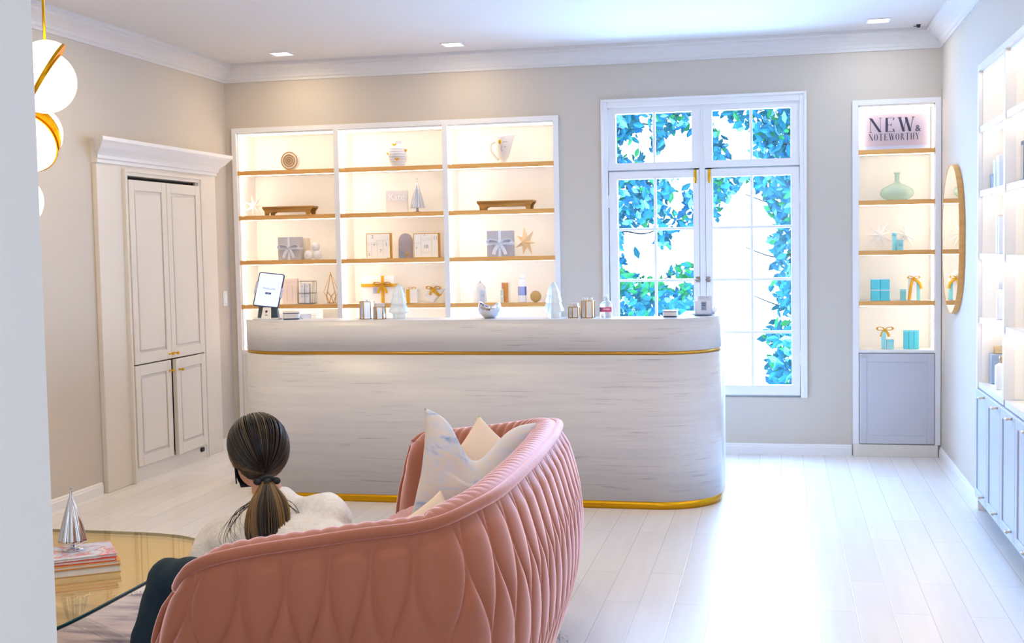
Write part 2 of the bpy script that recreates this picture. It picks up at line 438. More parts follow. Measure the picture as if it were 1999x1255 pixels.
# returns to the wall at both ends
m.build('cornice', white_m, cup)
def panel_door(par, y0, y1, z0, z1, name='door', ang=0, hinge=None, top=.0, x=.03, mm=None, plane='x', out=1, raised=True):
    """frame-and-panel leaf lying in a wall plane; the leaf sits at local x"""
    m = MB()
    if ang:
        T = Matrix.Translation((x, hinge, 0)) @ Matrix.Rotation(ang, 4, 'Z') @ Matrix.Translation((-x, -hinge, 0))
    else: T = None
    m.box(x, x+.02*out, y0, y1, z0, z1, .0, T=T)
    w = .062
    m.box(x+.02*out, x+.03*out, y0, y0+w, z0, z1, .003, T=T); m.box(x+.02*out, x+.03*out, y1-w, y1, z0, z1, .003, T=T)
    m.box(x+.02*out, x+.03*out, y0+w, y1-w, z0, z0+w*1.1, .003, T=T); m.box(x+.02*out, x+.03*out, y0+w, y1-w, z1-w*1.1, z1, .003, T=T)
    if raised: m.box(x+.018*out, x+.0285*out, y0+w+.014, y1-w-.014, z0+w*1.1+.016, z1-w*1.1-.016, .008, T=T, seg=1)
    return m.build(name, mm or cream_m, par), T
def t_knob(par, x, y, z, T=None, ax='x', out=1, s=1):
    m = MB()
    R = Matrix.Rotation(PI/2*out, 4, 'Y'); R = Matrix.Translation((x, y, z)) @ R
    if T: R = T @ R
    m.lathe([(.008*s,0),(.008*s,.004*s),(.004*s,.006*s),(.004*s,.022*s),(.010*s,.024*s),(.012*s,.03*s),(.009*s,.034*s)], 14, T=R)
    m.tube([R @ Vector((0,-.016*s,.028*s)), R @ Vector((0,.016*s,.028*s))], .0045*s, 8)
    return m.build('knob', brassp_m, par)
Z0, Z1, Z2 = .10, .765, 1.965
MB().box(.002, .02, -.47, .475, .11, 1.985).build('gap_shade_sheet', dark_m, cup)  # near-black sheet behind the doors, painting the shade in their gaps
MB().box(.002, .036, -.50, -.47, 0, 2.0).box(.002, .036, .475, .50, 0, 2.0).build('carcass_side', cream_m, cup)
MB().box(.012, .045, -.49, .495, 0, .10).build('plinth', cream_m, cup)
d1, _ = panel_door(cup, -.488, .000, Z1+.004, Z2); t_knob(d1, .06, -.035, .805)
d2, _ = panel_door(cup, .006, .493, Z1+.004, Z2); t_knob(d2, .06, .035, .805)
d3, _ = panel_door(cup, -.488, -.012, Z0, Z1-.004); t_knob(d3, .06, -.04, .69)
d4, T4 = panel_door(cup, .014, .493, Z0, Z1-.004, ang=.05, hinge=.493); t_knob(d4, .06, .05, .69, T=T4)
tag(d4, 'lower door standing slightly ajar', None)
MB().box(.045, .062, .40, .44, .055, .085, .004).build('door_stop', black_m, cup)
t = thing('light_switch', 'white rocker light switch on the left wall by the corner', 'switch', (XL, -.105, 1.135))
MB().box(0, .006, -.037, .037, -.058, .058, .003).build('plate', white_m, t)
MB().box(.006, .010, -.017, .017, -.034, .034, .002).build('rocker', mat('switch_plastic', (244,244,246), .3), t)

# ---------------------------------------------------------------- built-in bookcase in the back wall
SH = [2.101, 1.761, 1.420, 1.082]
bk = thing('built_in_bookcase', 'white three-bay built-in bookcase with oak shelves and warm hidden lighting', 'bookcase', (-2.817, 0, 0))
ox = -2.817
bays = [(-4.046, -3.263), (-3.225, -2.421), (-2.382, -1.592)]
m = MB()
Z_T = 2.392
for a, b_ in ((-4.081, -4.046), (-1.592, -1.555)): m.box(a-ox, b_-ox, -.022, .0 if a < -3 else .0, 0.0, 2.427)
for a, b_ in ((-3.263, -3.225), (-2.421, -2.382)): m.box(a-ox, b_-ox, -.022, .028, 0.0, Z_T)
m.box(-4.046-ox, -1.592-ox, -.022, .0, Z_T, 2.427)
m.box(-4.046-ox, -1.592-ox, -.018, .03, .70, .735)
m.build('face_frame', white_m, bk)
m = MB(); D = .29
m.box(-4.046-ox, -1.592-ox, D, D+.015, 0, Z_T)
m.box(-4.046-ox, -1.592-ox, 0, D, Z_T-.012, Z_T-.001)
m.box(-4.0455-ox, -4.036-ox, 0, D, .0, Z_T-.012); m.box(-1.602-ox, -1.5925-ox, 0, D, 0, Z_T-.012)
for a, b_ in ((-3.258, -3.230), (-2.416, -2.387)): m.box(a-ox, b_-ox, .028, D, 0, Z_T-.012)
m.box(-4.036-ox, -1.602-ox, .03, D, .70, .73)
m.build('carcass', niche_m, bk)
for bi, (a, b_) in enumerate(bays):
    for k, z in enumerate(SH):
        s = MB().box(a+.002-ox, b_-.002-ox, -.012, .012, z-.032, z+.001).build('shelf', oak_m, bk)
        MB().box(a+.006-ox, b_-.006-ox, .012, D-.003, z-.026, z-.002).build('shelf_board', niche_m, s)
        MB().box(a+.008-ox, b_-.008-ox, .014, .024, z-.035, z-.027).build('light_strip', strip_m, s)
    MB().box(a+.012-ox, b_-.012-ox, .012, .028, Z_T-.024, Z_T-.013).build('light_strip', strip2_m, bk)
    MB().box(a+(.012 if bi == 0 else .006)-ox, a+(.022 if bi == 0 else .016)-ox, .03, .045, .74, Z_T-.03).build('light_strip', strip2_m, bk)
    if bi < 3:
        d = MB(); d.box(a-ox, b_-ox, -.016, .004, .075, .70); w = .05
        d.box(a+.004-ox, (a+b_)/2-.003-ox, -.030, -.016, .08, .695, .002); d.box((a+b_)/2+.003-ox, b_-.004-ox, -.030, -.016, .08, .695, .002)
        d.build('base_door', cream_m, bk)
MB().box(-4.081-ox, -1.555-ox, -.02, 0, 0, .075).build('plinth', cream_m, bk)

# ---------------------------------------------------------------- display niche right of the window
nc = thing('display_niche', 'narrow white built-in niche with oak shelves and grey base cabinet', 'shelving', (.776, 0, 0))
ox = .776; SN = [2.105, 1.761, 1.418, 1.071]; a, b_ = .525, 1.026
m = MB()
m.box(.485-ox, a-ox, -.022, 0, .083, 2.443); m.box(b_-ox, 1.063-ox, -.022, 0, .083, 2.443); m.box(a-ox, b_-ox, -.022, 0, 2.41, 2.443); m.box(a-ox, b_-ox, -.018, .03, .717, .735)
m.build('face_frame', white_m, nc)
m = MB(); D2 = .29
m.box(a-ox, b_-ox, D2, D2+.015, .0, 2.408); m.box(a-.001-ox, a+.007-ox, 0, D2, .0, 2.408); m.box(b_-.007-ox, b_+.001-ox, 0, D2, 0, 2.408)
m.box(a-ox, b_-ox, 0, D2, 2.398, 2.409); m.box(a-ox, b_-ox, .03, D2, .70, .733)
m.build('carcass', niche_m, nc)
for z in SN:
    s = MB().box(a+.001-ox, b_-.001-ox, -.012, .012, z-.031, z+.001).build('shelf', oak_m, nc)
    MB().box(a+.008-ox, b_-.008-ox, .012, D2-.003, z-.025, z-.002).build('shelf_board', niche_m, s)
    MB().box(a+.009-ox, b_-.009-ox, .014, .024, z-.034, z-.026).build('light_strip', strip_m, s)
MB().box(a+.01-ox, b_-.01-ox, .012, .028, 2.386, 2.396).build('light_strip', strip2_m, nc)
MB().box(b_-.018-ox, b_-.009-ox, .03, .042, .74, 2.38).build('light_strip', strip_m, nc)
MB().box(a+.009-ox, a+.017-ox, .03, .042, 2.12, 2.38).build('light_strip', strip_m, nc)
m = MB(); y = -.02
m.box(a+.004-ox, b_-.004-ox, y, y+.018, .088, .712)
w = .052
for q in ((a+.004, a+w, .088, .712), (b_-w, b_-.004, .088, .712)): m.box(q[0]-ox, q[1]-ox, y-.006, y, q[2], q[3], .001)
for q in ((.088, .145), (.655, .712)): m.box(a+w-ox, b_-w-ox, y-.006, y, q[0], q[1], .001)
dr = m.build('door', grey_m, nc)
m = MB(); m.tube([(.555-ox, -.028, .690), (.555-ox, -.05, .690)], .005, 10); m.box(.543-ox, .567-ox, -.056, -.048, .684, .696, .002)
m.build('knob', mat('pale_bronze', (186,178,172), .4, metal=.6), dr)
MB().box(.487-ox, 1.045-ox, -.035, 0, 0, .083, .002).build('plinth', cream_m, nc)

# ---------------------------------------------------------------- the cabinet wall on the right
ru = thing('built_in_bookcase', 'large white lit bookcase with base doors tinted blue for daylight along the right wall', 'bookcase', (XR, -3.86, 0))
oy = -3.86; SR = [2.089, 1.744, 1.408, 1.062, .709]
ys = [UY0]; 
bw = .80
bd = []   # bays
yy = UY0-.03
while yy > UY1+.05:
    nb = max(yy-bw+.04, UY1+.03); bd.append((nb, yy)); yy = nb-.04
m = MB()
m.box(-.022, 0, UY0-.035-oy, UY0-oy, .075, 2.416); m.box(-.022, 0, UY1-oy, UY1+.035-oy, .075, 2.416)
m.box(-.022, 0, UY1+.035-oy, UY0-.035-oy, 2.385, 2.416)
for i in range(len(bd)-1): m.box(-.02, .03, bd[i][0]-.04-oy, bd[i][0]-oy, .709, 2.385)
m.build('face_frame', white_m, ru)
m = MB()
m.box(.36, .38, UY1+.03-oy, UY0-.03-oy, 0.0, 2.385); m.box(0, .36, UY1+.03-oy, UY0-.03-oy, 2.37, 2.384)
m.box(0, .36, UY0-.042-oy, UY0-.031-oy, .0, 2.37); m.box(0, .36, UY1+.031-oy, UY1+.042-oy, .0, 2.37)
for i in range(len(bd)-1): m.box(.03, .36, bd[i][0]-.034-oy, bd[i][0]-.006-oy, .71, 2.37)
m.build('carcass', niche_m, ru)
for (y0, y1) in bd:
    for k, z in enumerate(SR):
        s = MB().box(-.014, .02, y0-oy, y1-oy, z-.032, z).build('shelf', white_m, ru)
        MB().box(.02, .355, y0+.006-oy, y1-.006-oy, z-.028, z-.002).build('shelf_board', niche_m, s)
        if k < 4: MB().box(.024, .036, y0+.012-oy, y1-.012-oy, z-.037, z-.029).build('light_strip', strip_m, s)
    MB().box(.024, .036, y0+.012-oy, y1-.012-oy, 2.358, 2.367).build('light_strip', strip_m, ru)
# narrow doors: pairs
blue_m = mat('daylight_tinted_cabinet_paint', (196,206,222), .35)  # base colour carries the bluish tint of the window daylight
y = UY0-.004; k = 0
while y > UY1+.2:
    w = .40 if k % 2 else .385
    ya, yb = y-w, y
    m = MB()
    m.box(-.022, -.004, ya-oy+.002, yb-oy-.002, .078, .672)
    e = .05
    m.box(-.029, -.022, ya-oy+.002, ya-oy+e, .078, .672, .002); m.box(-.029, -.022, yb-oy-e, yb-oy-.002, .078, .672, .002)
    m.box(-.029, -.022, ya-oy+e, yb-oy-e, .078, .078+e, .002); m.box(-.029, -.022, ya-oy+e, yb-oy-e, .672-e, .672, .002)
    d = m.build('door', blue_m, ru)
    yk = (ya+.07) if k % 2 == 0 else (ya+.07)
    for zk in (.655, .13):
        mm = MB(); Y = yk-oy
        mm.tube([(-.029, Y, zk), (-.05, Y, zk)], .006, 10); mm.tube([(-.054, Y-.02, zk), (-.054, Y+.02, zk)], .0065, 8)
        mm.build('knob', mat('champagne_knob', (214,196,176), .3, metal=.9), d)
    y -= w+.002; k += 1
MB().box(.05, .07, UY1-oy, UY0-oy, 0, .075).build('plinth', blue_m, ru)
MB().box(-.016, .05, UY0-.03-oy, UY0+.06-oy, 0, .072, .003).build('corner_block', white_m, ru)

# ---------------------------------------------------------------- french window
wn = bpy.data.objects.new('window_1', None); COL.objects.link(wn); wn.location = (-.53, 0, 0); struct(wn); ox = -.53
m = MB()
X0, X1, ZT, ZB = -1.247, .181, 2.522, .401
m.box(X0-ox, -1.2-ox, -.02, 0.0, ZB, ZT, .003); m.box(.134-ox, X1-ox, -.02, 0.0, ZB, ZT, .003)
m.box(-1.2-ox, .134-ox, -.02, 0, 2.462, ZT, .003); 
m.box(X0-ox, X0+.018-ox, -.032, -.018, ZB, ZT, .004); m.box(X1-.018-ox, X1-ox, -.032, -.018, ZB, ZT, .004); m.box(X0+.018-ox, X1-.018-ox, -.032, -.018, ZT-.018, ZT, .004)
m.box(-1.226-ox, -1.2-ox, 0, .12, ZB, ZT-.025); m.box(.134-ox, .16-ox, 0, .12, ZB, ZT-.025)
m.build('window_casing', white_m, wn)
m = MB()   # fixed frame: transom sashes, middle post
def sash(m, x0, x1, z0, z1, px0, px1, pz0, pz1, vx, hz, y=.0, dep=.05, mw=.019):
    m.box(x0-ox, px0-ox, y, y+dep, z0, z1); m.box(px1-ox, x1-ox, y, y+dep, z0, z1)
    m.box(px0-ox, px1-ox, y, y+dep, z0, pz0); m.box(px0-ox, px1-ox, y, y+dep, pz1, z1)
    for v in vx: m.box(v-mw/2-ox, v+mw/2-ox, y+.012, y+.036, pz0, pz1, .003)
    for h in hz: m.box(px0-ox, px1-ox, y+.010, y+.038, h-mw/2, h+mw/2, .003)
sash(m, -1.20, -.533, 2.02, 2.465, -1.143, -.606, 2.07, 2.418, [-.871], [])
sash(m, -.533, .134, 2.02, 2.465, -.463, .074, 2.07, 2.418, [-.196], [])
m.box(-.554-ox, -.515-ox, -.006, .05, ZB+.01, 2.02)
m.box(-.540-ox, -.529-ox, -.012, -.006, ZB+.01, 2.45)
for q in ((-1.226,-1.14,.402,2.03),(.08,.160,.402,2.03),(-.60,-.47,.402,2.03),(-1.14,.08,1.962,2.06),(-1.14,.08,.402,.480)): m.box(q[0]-ox, q[1]-ox, .0515, .075, q[2], q[3])
m.build('window_frame', white_m, wn)
for (x0, x1, p0, p1, v, hx) in ((-1.194,-.557,-1.135,-.600,-.868,-1.2),(-.512,.130,-.463,.074,-.194,.135)):
    m = MB(); sash(m, x0, x1, .417, 2.008, p0, p1, .486, 1.954, [v], [1.598, 1.232, .860], y=-.008)
    s = m.build('sash', white_m, wn)
    MB().box(p0-ox, p1-ox, .012, .016, .486, 1.954).build('window_pane', pane_m, s)
    for zz in (1.80, .68):
        h = MB(); h.tube([(hx-ox, -.014, zz-.045), (hx-ox, -.014, zz+.045)], .007, 8); h.build('hinge', white_m, s)
    sx_ = -.583 if x0 < -.6 else -.485
    g = MB(); g.tube([(sx_-ox, -.016, 1.915), (sx_-ox, -.016, 2.01)], .006, 8); g.box(sx_-.01-ox, sx_+.01-ox, -.014, -.008, 1.93, 2.005, .002); g.ell((sx_-ox,-.018,1.92), .008, 10)
    g.build('bolt', brassp_m, s)
    g = MB(); sx_ = -.571 if x0 < -.6 else -.497
    g.box(sx_-.014-ox, sx_+.014-ox, -.016, -.008, 1.215, 1.255, .003); g.tube([(sx_-ox, -.016, 1.235), (sx_-ox, -.03, 1.235)], .006, 8)
    g.tube([(sx_-.02-ox, -.032, 1.235), (sx_+.02-ox, -.032, 1.235)], .006, 8)
    g.build('latch', mat('aged_bronze', (150,136,124), .4, metal=.7), s)
for p0, p1 in ((-1.143,-.606),(-.463,.074)): MB().box(p0-ox, p1-ox, .02, .024, 2.07, 2.418).build('window_pane', pane_m, wn)
MB().box(-1.226-ox, .16-ox, .05, .4, .380, .401).build('window_sill', white_m, wn)

# ---------------------------------------------------------------- mirror
mr_ = thing('wall_mirror', 'tall pill-shaped mirror in a slim oak frame on the right wall', 'mirror', (XR, -.713, 1.4865))
def pill(w, h, n=24):
    r = w/2; return [(r*math.cos(a), h/2-r+r*math.sin(a)) for a in [PI*i/n for i in range(n+1)]]+[(r*math.cos(a), -h/2+r+r*math.sin(a)) for a in [PI+PI*i/n for i in range(n+1)]]
po, pi_ = pill(.775, .925), pill(.765, .915)
T = Matrix(((0,0,-1,0),(1,0,0,0),(0,1,0,0),(0,0,0,1)))   # drawing x -> y, y -> z, z -> -x
m = MB(); N = len(po)
R = [[m.bm.verts.new(T @ Vector((x, y, z))) for x, y in P] for P, z in ((po, 0.001), (po, .034), (pi_, .034), (pi_, .020))]
for a_, b_2 in zip(R, R[1:]):
    for i in range(N): m._f([a_[i], a_[(i+1) % N], b_2[(i+1) % N], b_2[i]])
m.build('frame', oak_m, mr_)
MB().prism(pill(.766, .916), .002, .0325, T=T).build('mirror_glass', mirror_m, mr_)

# ---------------------------------------------------------------- pendants
def pendant(p, r, label, ang, seed):
    t = thing('pendant_lamp', label, 'pendant lamp', (p[0], p[1], H), 0, 'white globe pendants with brass bands')
    zc = p[2]-H
    MB().tube([(0,0,zc+r*.98),(0,0,-.02)], .006, 8).build('rod', brassp_m, t)
    MB().lathe([(.05,-.02),(.05,-.004),(.045,0)], 24).build('ceiling_cup', brassp_m, t)
    # the tilted brass band; axis lies in view plane, tilted
    ax = (rt*math.cos(ang)+up*math.sin(ang)-fw*seed).normalized()
    q = Vector((0,0,1)).rotation_difference(ax).to_matrix().to_4x4()
    c = Vector((0,0,zc)); sh = (up*math.cos(ang)-rt*math.sin(ang))*(-r*.16)
    if seed < -1: sh = up*1.0+rt*.45; sh = (sh-ax*sh.dot(ax)).normalized()*(r*.15)
    for sgn in (-1, 1):
        prof = [(r*.93*math.sin(a), r*.93*math.cos(a)) for a in [PI/2*i/14 for i in range(15)]]
        prof = [(x, sgn*z) for x, z in prof]
        cc = c+sh*sgn+ax*(sgn*.004)
        MB().lathe(prof, 40, T=Matrix.Translation(cc) @ q).build('globe_half', globe_m, t)
        m = MB(); m.lathe([(r*.94, -.006),(r*.965,-.006),(r*.965,.006),(r*.94,.006),(r*.94,-.006)], 48, T=Matrix.Translation(cc) @ q, smooth=False)
        m.build('brass_band', brassp_m, t)
pendant(at(90,150,0,-3.0), .140, 'white glass globe pendant with brass band, highest of the three hanging globes', math.radians(149), .32)
pendant(at(60,270,0,-3.42),   .148, 'white glass globe pendant with brass band, hanging just below the highest globe', math.radians(68), -1.7)
pendant(at(24,385,0,-2.75), .108, 'white glass globe pendant nearly hidden by the partition edge, lowest of the three', math.radians(20), .3)

# ================================================================ reception counter
ct = thing('reception_counter', 'long white marble reception counter with rounded ends and brass bands', 'counter', (-1.8, -1.45, 0))
CX0, CX1, CY, CR_ = -3.257+1.8, -.336+1.8, -1.945+1.45, .36
def upath(off, n=20, back=.42):
    r = CR_-off; pts = [(CX0+off, CY+CR_+back)]
    pts += [(CX0+CR_+r*math.cos(a), CY+CR_+r*math.sin(a)) for a in [PI+PI/2*i/n for i in range(n+1)]]
    pts += [(CX1-CR_+r*math.cos(a), CY+CR_+r*math.sin(a)) for a in [1.5*PI+PI/2*i/n for i in range(n+1)]]
    pts += [(CX1-off, CY+CR_+back)]
    return pts
def uband(z0, z1, o0, th, name, mm, sm=True):
    m = MB(); A = upath(o0); B = upath(th)
    V = [[m.bm.verts.new((x, y, z)) for x, y in P] for P, z in ((A, z0), (A, z1), (B, z1), (B, z0))]
    for k in range(4):
        p, q = V[k], V[(k+1) % 4]
        for i in range(len(A)-1): m._f([p[i], p[i+1], q[i+1], q[i]], sm and k in (0, 2))
    m._f([V[k][0] for k in range(4)]); m._f([V[k][-1] for k in range(4)][::-1])
    return m.build(name, mm, ct)
uband(.045, .872, 0, .235, 'front_panel', marble_m)
uband(.892, 1.075, 0, .235, 'top_band', marble_m)
uband(.872, .892, .003, .232, 'brass_inlay', brass_m)
uband(0, .045, .001, .20, 'brass_base', brassp_m)
MB().box(CX0+.236, CX1-.236, CY+.236, CY+.70, .72, .75).build('desk_surface', white_m, ct)
# ================================================================ rug
m = MB(); N = 96
def rugr(a): return 1+.02*math.sin(7*a+1)+.012*math.sin(23*a)+.012*random.uniform(-1,1)
R0 = [rugr(2*PI*i/N) for i in range(N)]
rows = []
for f, z in ((1.0, .001), (1.0, .014), (.985, .022), (.8, .024), (.5, .024), (.2, .024)):
    rows.append([(-1.88+1.28*f*R0[i]*math.cos(2*PI*i/N), -5.12+1.56*f*R0[i]*math.sin(2*PI*i/N), z) for i in range(N)])
V = m.grid(rows, True, closeu=True); m._f(V[-1]); m._f(V[0][::-1])
for i in range(1500):     # pile tufts along the edge
    a = random.uniform(0, 2*PI); f = random.uniform(.965, 1.0)
    x, y = -1.88+1.28*f*math.cos(a), -5.12+1.56*f*math.sin(a)
    d = Vector((math.cos(a+random.uniform(-.9,.9)), math.sin(a+random.uniform(-.9,.9)), 0))*random.uniform(.01,.028)
    w = Vector((-d.y, d.x, 0)).normalized()*.003; z = random.uniform(.012, .024)
    m._f([m.bm.verts.new((x-w.x, y-w.y, z)), m.bm.verts.new((x+w.x, y+w.y, z)), m.bm.verts.new((x+d.x, y+d.y, max(.004, z-.012)))])
rug = tag(m.build('area_rug', rug_m, recalc=False), 'shaggy grey and white rug under the pink sofa and glass table', 'rug')

# ================================================================ sofa
def catmull(P, n, closed=False):
    P = [Vector(p) for p in P]; out = []
    Q = [P[0]*2-P[1]]+P+[P[-1]*2-P[-2]]
    for i in range(1, len(Q)-2):
        for k in range(n):
            t = k/n; a, b_, c, d = Q[i-1:i+3]
            out.append(.5*((2*b_)+(c-a)*t+(2*a-5*b_+4*c-d)*t*t+(3*b_-a-3*c+d)*t**3))
    out.append(P[-1]); return out
def resample(P, N):
    L_ = [0]
    for a, b_ in zip(P, P[1:]): L_.append(L_[-1]+(b_-a).length)
    out = []; k = 0
    for i in range(N):
        s = L_[-1]*i/(N-1)
        while k < len(P)-2 and L_[k+1] < s: k += 1
        f = (s-L_[k])/max(1e-9, L_[k+1]-L_[k]); out.append(P[k].lerp(P[k+1], min(1, max(0, f))))
    return out, L_[-1]
sofa = thing('loveseat', 'curved loveseat in quilted dusty pink velvet seen from behind', 'sofa', (-1.2, -4.95, .022))
SO = Vector((-1.2, -4.95, .022))
rimpx = [(347,1152,.605),(356,1133,.64),(376,1112,.675),(420,1095,.70),(500,1078,.715),(600,1063,.725),(700,1048,.74),(800,1036,.755),(860,1022,.77),(920,995,.785),(980,960,.795),(1040,905,.80),(1070,870,.80)]
rim = [at(x, y, 2, z) for x, y, z in rimpx]+[Vector(c) for c in ((-.805,-4.40,.80),(-.845,-4.13,.797),(-.955,-3.975,.775),(-1.194,-3.864,.73),(-1.42,-3.745,.69),(-1.50,-3.75,.68),(-1.545,-3.78,.645))]
rim = [p-SO for p in rim]
NU, NV = 900, 128
Tt, LEN = resample(catmull(rim, 12), NU)
E0 = catmull([rim[0], rim[0]+Vector((-.035,.0,-.10)), rim[0]+Vector((-.075,.01,-.27)), rim[0]+Vector((-.075,.03,-.42)), rim[0]+Vector((-.05,.05,-.53))], 10)
E1 = catmull([rim[-1], rim[-1]+Vector((-.02,-.01,-.10)), rim[-1]+Vector((-.05,-.02,-.29)), rim[-1]+Vector((-.05,-.03,-.44)), rim[-1]+Vector((-.03,-.04,-.575))], 10)
E0, _ = resample(E0, NV); E1, _ = resample(E1, NV)
cen = Vector((-.22, -.02, 0))
Bt = []
for i, p in enumerate(Tt):
    u = i/(NU-1)
    q = Vector((p.x, p.y, 0)); q = cen+(q-cen)*.98; q.z = .05
    Bt.append(q)
c0, c1 = E0[-1]-Bt[0], E1[-1]-Bt[-1]
Bt = [p+c0*(1-i/(NU-1))**6+c1*(i/(NU-1))**6 for i, p in enumerate(Bt)]
def hnorm(i):
    a, b_ = Tt[max(0, i-6)], Tt[min(NU-1, i+6)]
    t = (b_-a); t.z = 0; t.normalize(); n_ = Vector((t.y, -t.x, 0)); return n_
NRM = [hnorm(i) for i in range(NU)]
if NRM[NU//2].x < 0: NRM = [-q for q in NRM]
def blend(e, p, k): return p
CW, CHt = .056, .26
def quilt(s, h, A=.46):
    U = s/CW; c = math.cos(PI*h/CHt)
    k0 = math.floor(U)-1
    Ls = [k+A*(1 if k % 2 else -1)*c for k in range(k0, k0+4)]
    for a, b_ in zip(Ls, Ls[1:]):
        if a <= U < b_ or (a > U and a == Ls[0]):
            w = b_-a; t = (U-a)/w
            return (4*t*(1-t))**.55*min(1, w)**.7
    return 0
rows = []
for j in range(NV):
    v = j/(NV-1); row = []
    for i in range(NU):
        u = i/(NU-1)
        lv = lambda a, b_: a.lerp(b_, v)
        w0, w1 = (1-u)**10, u**10     # the end edges shape only the surface near them
        base = Tt[i].lerp(Bt[i], v)
        base = base+(E0[j]-Tt[0].lerp(Bt[0], v))*w0+(E1[j]-Tt[-1].lerp(Bt[-1], v))*w1
        bul = .085*math.sin(PI*min(1, v*1.02))**.9*(1-.8*w0-.8*w1)
        q = quilt(u*LEN, v*.74+.16)*.0155*min(1, v*12)*min(1, (1-v)*8+.2)
        row.append(base+NRM[i]*(bul+q))
    rows.append(row)
MB_ = MB(); MB_.grid(rows, True, flip=False); MB_.build('outer_back', velvet_m, sofa)
OUT = rows
# inner padding: over the top and down inside
prof = [(-.004,.002),(.012,.014),(.035,.022),(.06,.020),(.085,.006),(.105,-.022),(.118,-.07),(.125,-.14),(.128,-.22),(.128,-.30),(.122,-.40)]
pr = catmull([(a, b_, 0) for a, b_ in prof], 3)
rows = []
for j, pp in enumerate(pr):
    row = []
    for i in range(0, NU, 2):
        u = i/(NU-1)
        rib = (abs(math.sin(PI*u*LEN/.045)))**.6
        f = min(1, j/6)
        wE = (1-u)**40+u**40
        d = pp.x*(1-.0*wE); z = pp.y
        q = Tt[i]-NRM[i]*(d+.007*rib*f)
        q = Vector((q.x, q.y, max(.30, q.z+z+.004*rib*f*(1 if j < 14 else 0))))
        row.append(q)
    rows.append(row)
m = MB(); m.grid(rows, True, flip=True); m.build('inner_padding', velvet_m, sofa)
# end faces of the arms
for e, (Eo, col_, nm) in enumerate(((0, 0, 'arm_front'), (-1, -1, 'arm_front'))):
    m = MB(); inn = [r[col_] for r in rows]; oo = [r[col_] for r in OUT]
    inn2, _ = resample(inn+[Vector((inn[-1].x, inn[-1].y, .06))], 30); oo2, _ = resample(oo, 30)
    tdir = (Tt[0]-Tt[8]).normalized() if e == 0 else (Tt[-1]-Tt[-9]).normalized(); tdir.z = 0
    g = []
    for k in range(30):
        g.append([oo2[k].lerp(inn2[k], f)+tdir*(.028*math.sin(PI*f))*min(1, k/5)+Vector((0,0,.003*math.sin(k*2.1)))*math.sin(PI*f) for f in [q/8 for q in range(9)]])
    m.grid(g, True); m.build(nm, velvet_m, sofa)
    MB().tube(oo, .011, 10).build('piping', velvet_m, sofa)
MB().tube([p+Vector((0,0,.006)) for p in Tt[::3]], .0165, 12).build('piping', velvet_m, sofa)
# seat
inner = [Tt[i]-NRM[i]*.118 for i in range(0, NU, 12)]
a, b_ = inner[-1], inner[0]
front = catmull([a, Vector((-.34, a.y-.10, 0)), Vector((-.385, -.25+.3, 0)), Vector((-.40, -.35, 0)), Vector((b_.x-.03, b_.y+.10, 0)), b_], 10)[1:-1]
poly = [(p.x, p.y) for p in inner]+[(p.x, p.y) for p in front]
cxs, cys = sum(p[0] for p in poly)/len(poly), sum(p[1] for p in poly)/len(poly)
m = MB(); rws = []
poly2, _ = resample([Vector((x, y, 0)) for x, y in poly]+[Vector((*poly[0], 0))], 240)
poly2 = poly2[:-1]
for f, z in ((.97,.10),(.985,.18),(1.0,.26),(1.0,.33),(.985,.368),(.95,.39),(.88,.402),(.7,.41),(.4,.414),(.1,.415)):
    r_ = []
    for k, p in enumerate(poly2):
        rb = 1+.006*abs(math.sin(k*.55))*(1 if f > .85 else 0)
        r_.append(Vector((cxs+(p.x-cxs)*f*rb, cys+(p.y-cys)*f*rb, z+.004*abs(math.sin(k*.55))*(f > .85 and z > .3))))
    rws.append(r_)
V = m.grid(rws, True, closeu=True); m._f(V[-1]); m._f(V[0][::-1]); m.build('seat', velvet_m, sofa)
# base under the velvet
m = MB(); m.prism([(cxs+(p.x-cxs)*.93, cys+(p.y-cys)*.93) for p in poly2[::4]], .03, .12); m.build('base', black_m, sofa)
for (x, y) in ((-.30,.75),(.18,.72),(.22,-.55),(-.22,-.80)): MB().lathe([(.018,0),(.022,.05)], 16, T=Matrix.Translation((x,y,-.0))).build('foot', brass_m, sofa)

def pillow(name, label, c, w, h, th, R, m_, chop=0, group=None, rest=None):
    """square cushion; R: rotation; local x width, z height, y thickness"""
    t = tag(MB_pillow(w, h, th, chop).build(name, m_), label, 'cushion', group)
    t.matrix_world = Matrix.Translation(c) @ R
    return t
def MB_pillow(w, h, th, chop):
    m = MB(); n_ = 44; gr = {}
    for sgn in (1, -1):
        for i in range(n_+1):
            for j in range(n_+1):
                edge = i in (0, n_) or j in (0, n_)
                if edge and (0, i, j) in gr: gr[sgn, i, j] = gr[0, i, j]; continue
                a, b_ = -1+2*i/n_, -1+2*j/n_
                x = a*w/2*(1-.10*(1-b_*b_)); z = b_*h/2*(1-.10*(1-a*a))
                y = sgn*th/2*max(0, (1-a**2)*(1-b_**2))**.42
                if chop:
                    k = math.exp(-(a/.42)**2)*max(0, (b_+1)/2)**1.6*chop
                    z -= k*h*.55; y *= 1-.25*math.exp(-(a/.3)**2)*(b_ > 0)
                nn = noise.noise(Vector((x*9, z*9, sgn*2.3+w)))*.011
                v_ = m.bm.verts.new((x+nn*.3, y+nn*sgn*(0 if edge else 1), z+nn*.3))
                gr[sgn, i, j] = v_
                if edge: gr[0, i, j] = v_
    for sgn in (1, -1):
        for i in range(n_):
            for j in range(n_):
                q = [gr[sgn, i, j], gr[sgn, i+1, j], gr[sgn, i+1, j+1], gr[sgn, i, j+1]]
                m._f(q[::-1] if sgn > 0 else q, True)
    return m
